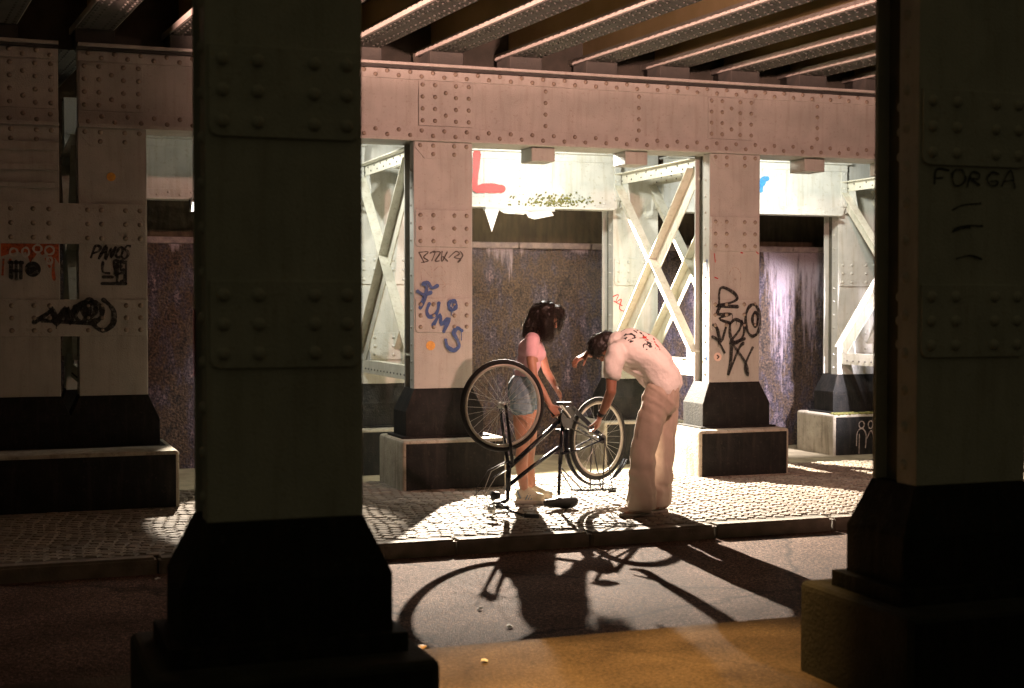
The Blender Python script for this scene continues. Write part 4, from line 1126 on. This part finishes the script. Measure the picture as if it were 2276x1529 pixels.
def hand(mb, wrist, d, palm_n, side, curl=.5, spread=.25, sc=1.0, curls=None):
    """palm + four fingers and a thumb; d: towards the fingertips, palm_n: out of the palm, side: towards the thumb"""
    d = Vector(d).normalized(); pn = Vector(palm_n); pn = (pn - d * pn.dot(d)).normalized(); sd = Vector(side); sd = (sd - d * sd.dot(d) - pn * sd.dot(pn)).normalized()
    w = Vector(wrist)
    for k in range(4):      # palm as four rays of bone and flesh
        off = (.030, .011, -.010, -.029)[k] * sc
        mb.capsule(w + sd * off * .55 + d * .01 * sc, w + d * .082 * sc + sd * off, .015 * sc, .0125 * sc, 10)
    for k in range(4):
        off = (.030, .011, -.010, -.029)[k] * sc
        L = (.068, .076, .071, .055)[k] * sc
        c = curls[k] if curls else curl
        p = w + d * .084 * sc + sd * off; a = 0
        dirn = (d + sd * (off / .03) * spread * .25).normalized()
        for j, fr in enumerate((.45, .31, .24)):
            a += c * (.55, .75, .6)[j]
            v = (dirn * math.cos(a) + pn * math.sin(a)).normalized()
            q = p + v * L * fr
            mb.capsule(p, q, (.0092, .0084, .0076)[j] * sc, (.0084, .0076, .0066)[j] * sc, 8); p = q
    p = w + sd * .024 * sc + d * .018 * sc
    for j, (L, r0, r1) in enumerate(((.038, .0135, .011), (.030, .0105, .0095), (.024, .009, .0075))):
        a = .45 + curl * .3 * j
        v = (d * .75 + sd * (.75 - .3 * j) + pn * (.35 + .25 * j * curl)).normalized()
        q = p + v * L * sc; mb.capsule(p, q, r0 * sc, r1 * sc, 8); p = q
def head(mb, c, face, up, s_=1.0):
    c = Vector(c); f = Vector(face).normalized(); u = Vector(up); u = (u - f * u.dot(f)).normalized(); r = u.cross(f)
    rot = Matrix((r, f, u)).transposed()
    P_ = lambda x, y, z: c + (r * x + f * y + u * z) * s_
    mb.blob(P_(0, -.008, .022), (.076 * s_, .094 * s_, .088 * s_), 20, 14, rot)      # skull
    mb.blob(P_(0, .030, -.040), (.056 * s_, .056 * s_, .070 * s_), 18, 12, rot)      # face
    mb.blob(P_(0, .052, -.092), (.026 * s_, .024 * s_, .020 * s_), 12, 8, rot)       # chin
    mb.capsule(P_(0, .088, -.004), P_(0, .108, -.040), .0085 * s_, .014 * s_, 10)      # nose
    mb.capsule(P_(-.034, .082, .012), P_(.034, .082, .012), .011 * s_, .011 * s_, 8)   # brow
    for sg in (-1, 1):
        mb.blob(P_(sg * .030, .074, -.006), (.013 * s_,) * 3, 10, 8)                   # lids over the eyes
        mb.blob(P_(sg * .036, .058, -.034), (.020 * s_, .020 * s_, .018 * s_), 10, 8)  # cheek
        mb.blob(P_(sg * .079, -.004, -.012), (.010 * s_, .018 * s_, .030 * s_), 10, 8, rot)  # ear
    mb.capsule(P_(-.018, .086, -.064), P_(.018, .086, -.064), .0075 * s_, .0075 * s_, 8)   # lips
    mb.capsule(P_(-.014, .084, -.074), P_(.014, .084, -.074), .0075 * s_, .0075 * s_, 8)
    return P_
def curls(name, m, parent, roots, L, r, seg=7, coil=.012, turns=3.0, seed=1):
    rnd = random.Random(seed); mb = MB()
    for (p, d) in roots:
        p = Vector(p); d = Vector(d).normalized(); L_ = L * rnd.uniform(.6, 1.1); ph = rnd.uniform(0, 6.28)
        b = d.cross(Vector((.3, .5, .8))).normalized(); e = d.cross(b); pts = []; n = 14
        g = Vector((0, 0, -1)); q = p.copy(); v = d.copy(); cc = coil * rnd.uniform(.5, 1.4); tt = turns * rnd.uniform(.8, 1.3)
        for i in range(n + 1):
            f = i / n
            pts.append(q + (b * math.cos(ph + f * tt * 6.28) + e * math.sin(ph + f * tt * 6.28)) * cc * min(1, f * 4))
            v = (v + g * .22).normalized(); q = q + v * L_ / n
        mb.tube(pts, [r * (1 - .7 * (i / n)) for i in range(n + 1)], 5)
    return mb.build(name, m, parent, smooth=True)

def woman():
    t = thing('person', 'woman with dark curly hair in pink top and denim shorts, beside the upturned bicycle', 'person', (.12, 11.60, 0))
    # bare skin: head, neck, arms, legs, hands, as one body
    b = MB()
    hp = [(-.022, -.085, .88), (-.010, .090, .88)]
    limb(b, [(-.022, -.088, .86), (-.035, -.082, .66), (-.028, -.078, .48), (-.045, -.080, .34), (-.022, -.082, .11)], [.088, .076, .052, .054, .034])
    limb(b, [(.010, .085, .86), (.022, .088, .66), (.030, .090, .48), (.010, .092, .34), (.045, .095, .11)], [.088, .074, .050, .052, .034])
    for y, x in ((-.082, -.022), (.095, .045)):
        b.capsule((x - .02, y, .045), (x + .13, y - .015, .035), .030, .030)
        b.capsule((x, y, .11), (x - .015, y, .05), .034, .034)
    b.blob((-.02, 0, .93), (.115, .165, .11)); b.blob((0, 0, 1.04), (.085, .125, .10)); b.blob((.035, 0, 1.20), (.090, .145, .14))
    limb(b, [(.05, 0, 1.30), (.075, 0, 1.39), (.12, 0, 1.46)], [.075, .050, .046])
    b.capsule((.045, -.10, 1.335), (.045, -.145, 1.325), .050, .046); b.capsule((.065, .10, 1.335), (.068, .145, 1.325), .050, .046)
    P_ = head(b, (.165, -.005, 1.525), (.86, -.10, -.50), (.5, 0, .86), .98)
    # near arm down to the crank of the bicycle
    limb(b, [(.040, -.160, 1.315), (.035, -.195, 1.18), (.052, -.230, 1.045)], [.046, .040, .034])
    limb(b, [(.052, -.230, 1.045), (.125, -.275, .92), (.185, -.305, .815)], [.036, .032, .022])
    hand(b, (.188, -.308, .812), (.45, -.45, -.78), (-.1, -.7, .3), (.7, .3, .3), curl=.9, sc=.95)
    # far arm, hand hanging in front
    limb(b, [(.070, .155, 1.315), (.130, .190, 1.19), (.165, .185, 1.07)], [.044, .037, .032])
    limb(b, [(.165, .185, 1.07), (.215, .12, .985), (.240, .07, .935)], [.033, .029, .021])
    hand(b, (.240, .068, .933), (.45, -.45, -.75), (-.7, -.3, -.3), (.1, -.8, .3), curl=.55, sc=.92)
    skin_shape(b, 'body', 'skin', t, .0058, 5)
    # close pink top with short sleeves
    c = MB()
    c.blob((-.005, 0, 1.055), (.098, .135, .09)); c.blob((.020, 0, 1.15), (.100, .140, .12)); c.blob((.035, 0, 1.245), (.108, .155, .115))
    c.blob((.095, -.062, 1.215), (.062, .060, .062)); c.blob((.100, .062, 1.215), (.062, .060, .062))
    c.capsule((.045, -.09, 1.335), (.042, -.155, 1.315), .062, .060); c.capsule((.062, .09, 1.335), (.068, .150, 1.315), .062, .058)
    limb(c, [(.041, -.158, 1.318), (.036, -.182, 1.225)], [.058, .054]); limb(c, [(.068, .152, 1.318), (.105, .175, 1.245)], [.055, .050])
    def wob(co, n_): return n_ * (.004 * noise.noise(co * 16) + .003 * math.sin(co.z * 60 + co.x * 25) * max(0, min(1, (1.2 - co.z) * 6)))
    skin_shape(c, 'top', 'pink_cotton', t, .008, 4, wob)
    # denim shorts
    c = MB()
    c.blob((-.035, 0, .945), (.120, .172, .115)); c.blob((-.062, -.07, .905), (.098, .092, .095)); c.blob((-.052, .075, .905), (.098, .092, .095)); c.blob((-.01, 0, 1.02), (.100, .140, .05))
    limb(c, [(-.026, -.090, .90), (-.034, -.088, .795)], [.104, .103]); limb(c, [(.000, .088, .90), (.014, .090, .80)], [.102, .100])
    sh = skin_shape(c, 'shorts', 'denim', t, .008, 3, lambda co, n_: n_ * .005 * noise.noise(co * 22))
    # shoes
    for (x, y, nm) in ((-.022, -.084, 'shoe'), (.045, .094, 'shoe')):
        c = MB(); c.blob((x + .075, y - .008, .060), (.100, .046, .036)); c.blob((x - .015, y, .080), (.058, .043, .052)); c.capsule((x + .02, y - .004, .098), (x + .10, y - .012, .066), .036, .030)
        c.box(x - .07, x + .17, y - .045, y + .036, .020, .04)
        s_ = skin_shape(c, nm, 'shoe_cream', t, .006, 3)
        c = MB(); c.box(x - .078, x + .186, y - .052, y + .042, .0, .032); c.build('sole', 'shoe_sole', s_, bevel=.012, segs=3)
        c = MB()
        for q in range(4): c.tube([(x + .035 + q * .022, y - .040, .088 - q * .007), (x + .040 + q * .022, y - .008, .118 - q * .011), (x + .035 + q * .022, y + .026, .088 - q * .007)], .0045, 6)
        c.build('lace', 'shoe_sole', s_)
        c = MB()
        for q in range(3): c.tube([(x + .01 + q * .022, y - .049, .040), (x + .03 + q * .022, y - .044, .078)], .005, 6)
        c.tube([(x - .03, y - .046, .05), (x - .055, y - .030, .11)], .007, 6)
        c.build('stripe', 'denim', s_)
    # hair
    c = MB()
    c.blob(P_(0, -.030, .028), (.090, .090, .090)); c.blob(P_(0, -.068, -.03), (.070, .080, .098)); c.blob(P_(0, -.068, -.12), (.066, .076, .088))
    c.blob(P_(.078, .035, -.045), (.040, .048, .105)); c.blob(P_(-.078, .030, -.045), (.040, .046, .105)); c.blob(P_(0, .03, .080), (.068, .070, .042)); c.blob(P_(.05, .072, .02), (.035, .030, .055))
    hr = skin_shape(c, 'hair', 'hair_black', t, .009, 3, lambda co, n_: n_ * .016 * noise.noise(co * 30))
    rnd = random.Random(4); roots = []
    me = hr.data; n_ = len(me.vertices)
    for k in range(1700):
        v = me.vertices[rnd.randrange(n_)]
        if v.normal.z < -.85: continue
        roots.append((v.co - v.normal * .012, (v.normal * .9 + Vector((rnd.uniform(-.4, .4), rnd.uniform(-.4, .4), -.75)))))
    curls('curls', 'hair_curl', hr, roots, .105, .0026, coil=.013, turns=3.6, seed=2)
    return t
woman()

def man():
    t = thing('person', 'man in a printed white T-shirt and wide beige trousers bending over the back wheel', 'person', (1.02, 10.95, 0))
    b = MB()
    # hidden parts keep the body whole
    limb(b, [(.10, -.10, .93), (-.02, -.10, .50), (.015, -.09, .10)], [.085, .055, .038])
    limb(b, [(.17, .10, .93), (.15, .11, .50), (.17, .11, .10)], [.085, .055, .038])
    b.capsule((.015, -.09, .06), (-.14, -.12, .035), .036, .030); b.capsule((.17, .11, .06), (.03, .08, .035), .036, .030)
    limb(b, [(.14, 0, .98), (.09, 0, 1.12), (-.02, 0, 1.24), (-.17, 0, 1.28)], [.12, .105, .115, .11])
    limb(b, [(-.20, .01, 1.30), (-.25, .03, 1.31), (-.285, .045, 1.30)], [.065, .056, .055])
    P_ = head(b, (-.305, .05, 1.275), (-.05, .42, -.90), (-.97, .10, .10), 1.03)
    # near arm hanging down to the wheel
    b.capsule((-.18, -.10, 1.26), (-.235, -.175, 1.235), .062, .056)
    limb(b, [(-.235, -.180, 1.235), (-.268, -.215, 1.09), (-.272, -.235, .965)], [.052, .044, .038])
    limb(b, [(-.272, -.235, .965), (-.305, -.170, .86), (-.345, -.10, .765)], [.040, .036, .026])
    hand(b, (-.347, -.098, .760), (-.25, .25, -.93), (-.8, .3, .25), (.2, -.8, -.1), curl=.75, sc=1.05)
    # far arm reaching left with a limp hand
    b.capsule((-.20, .10, 1.28), (-.25, .165, 1.26), .060, .054)
    limb(b, [(-.25, .165, 1.26), (-.30, .22, 1.24), (-.335, .235, 1.235)], [.050, .042, .038])
    limb(b, [(-.30, .22, 1.24), (-.385, .19, 1.235), (-.430, .16, 1.232)], [.040, .034, .026])
    hand(b, (-.430, .158, 1.232), (-.85, -.25, -.42), (-.1, .1, -1), (-.2, -.9, .1), curl=.55, spread=.9, sc=1.05)
    skin_shape(b, 'body', 'skin_dark', t, .0058, 5)
    # loose T-shirt
    c = MB()
    limb(c, [(.158, 0, 1.010), (.140, 0, 1.060), (.085, 0, 1.165), (.005, 0, 1.255), (-.10, 0, 1.300), (-.19, .005, 1.305)], [.134, .136, .136, .140, .138, .112], 22)
    for yy in (-.075, .075):
        limb(c, [(.158, yy, 1.010), (.142, yy, 1.050), (.085, yy, 1.150), (.0, yy, 1.235), (-.11, yy * 1.2, 1.270), (-.185, yy * 1.3, 1.265)], [.112, .114, .116, .122, .118, .092], 20)
    # the front of the shirt sags away from the chest
    limb(c, [(.075, -.03, 1.02), (-.02, -.02, 1.115), (-.15, 0, 1.185)], [.085, .085, .075], 16)
    limb(c, [(-.235, -.175, 1.245), (-.262, -.215, 1.11)], [.080, .076], 16)
    limb(c, [(-.235, .160, 1.265), (-.285, .215, 1.235)], [.070, .062], 16)
    def wob(co, n_):
        f = .007 * noise.noise(co * 10) + .008 * math.sin((co.x * .7 + co.z * 1.0) * 42 + 4 * noise.noise(co * 5)) * max(0, min(1, (1.30 - co.z) * 4))
        return n_ * f
    skin_shape(c, 't_shirt', 'printed_cotton', t, .0085, 4, wob)
    # wide trousers
    c = MB()
    limb(c, [(.140, 0, 1.04), (.138, 0, .96), (.132, 0, .89)], [.112, .126, .122], 22)
    for yy in (-.07, .07): limb(c, [(.145, yy, 1.03), (.155, yy, .94), (.145, yy, .86)], [.098, .104, .102], 20)
    limb(c, [(.095, -.090, .93), (.035, -.095, .70), (-.020, -.094, .48), (-.024, -.092, .28), (-.028, -.090, .085)], [.108, .102, .096, .102, .114], 22)
    limb(c, [(.175, .095, .93), (.165, .105, .70), (.150, .110, .48), (.135, .108, .28), (.115, .105, .090)], [.104, .098, .094, .098, .106], 22)
    def wob2(co, n_):
        k = max(0, min(1, (.55 - co.z) * 3)); k2 = max(0, min(1, (co.z - .75) * 4))
        kk = max(0, min(1, (co.z - .10) * 8)); f = .005 * noise.noise(co * 8) + (.004 * k * kk + .003 * kk) * math.sin(co.z * 30 + 5 * noise.noise(co * 6) + co.x * 20) + .005 * math.sin(co.y * 70 + co.z * 9 + co.x * 55 + 3 * noise.noise(co * 4)) + .006 * max(0, math.sin(co.z * 44 + co.x * 30 + 4 * noise.noise(co * 5))) * max(0, min(1, (co.z - .70) * 8))
        return n_ * f
    tr = skin_shape(c, 'trousers', 'trousers', t, .009, 4, wob2)
    me = tr.data
    for v in me.vertices:
        if v.co.z < .055: v.co.z = .055 + (v.co.z - .055) * .12
    for k in (-1, 1):
        c = MB(); c.add([(0, 0, 0)], [])
    for (x, y, dx, dy) in ((.0, -.092, -.98, -.12), (.13, .105, -.95, -.15)):
        c = MB(); d = Vector((dx, dy, 0)).normalized()
        o_ = Vector((x, y, 0)); rot = Matrix((d, Vector((-d.y, d.x, 0)), Vector((0, 0, 1)))).transposed()
        c.blob(o_ + d * .09 + Vector((0, 0, .050)), (.125, .046, .034), 18, 10, rot); c.blob(o_ + Vector((0, 0, .065)), (.060, .042, .055), 16, 10, rot)
        s_ = skin_shape(c, 'shoe', 'shoe_pink', t, .006, 3)
        c = MB(); vv = MB().box(-.062, .215, -.047, .047, 0, .024); c.add([o_ + rot @ Vector(p) for p in vv.v], vv.f); c.build('sole', 'shoe_sole', s_, bevel=.010, segs=3)
    c = MB(); q = [Vector((-.332, -.127, .80)), Vector((-.341, -.108, .775))]
    c.tube(q, [.030, .028], 16); c.build('wristband', 'rubber', t, smooth=True)
    # short dark hair
    c = MB()
    c.blob(P_(0, -.022, .040), (.090, .098, .096)); c.blob(P_(0, -.060, -.01), (.078, .070, .088)); c.blob(P_(0, -.052, -.055), (.062, .055, .055))
    hr = skin_shape(c, 'hair', 'hair_short', t, .008, 3, lambda co, n_: n_ * .010 * noise.noise(co * 45))
    rnd = random.Random(9); roots = []
    me = hr.data; n_ = len(me.vertices)
    for k in range(1800):
        v = me.vertices[rnd.randrange(n_)]
        roots.append((v.co - v.normal * .008, v.normal + Vector((rnd.uniform(-.5, .5), rnd.uniform(-.5, .5), rnd.uniform(-.5, .2)))))
    curls('hair_tufts', 'hair_short', hr, roots, .030, .0015, coil=.004, turns=1, seed=8)
    return t
man()
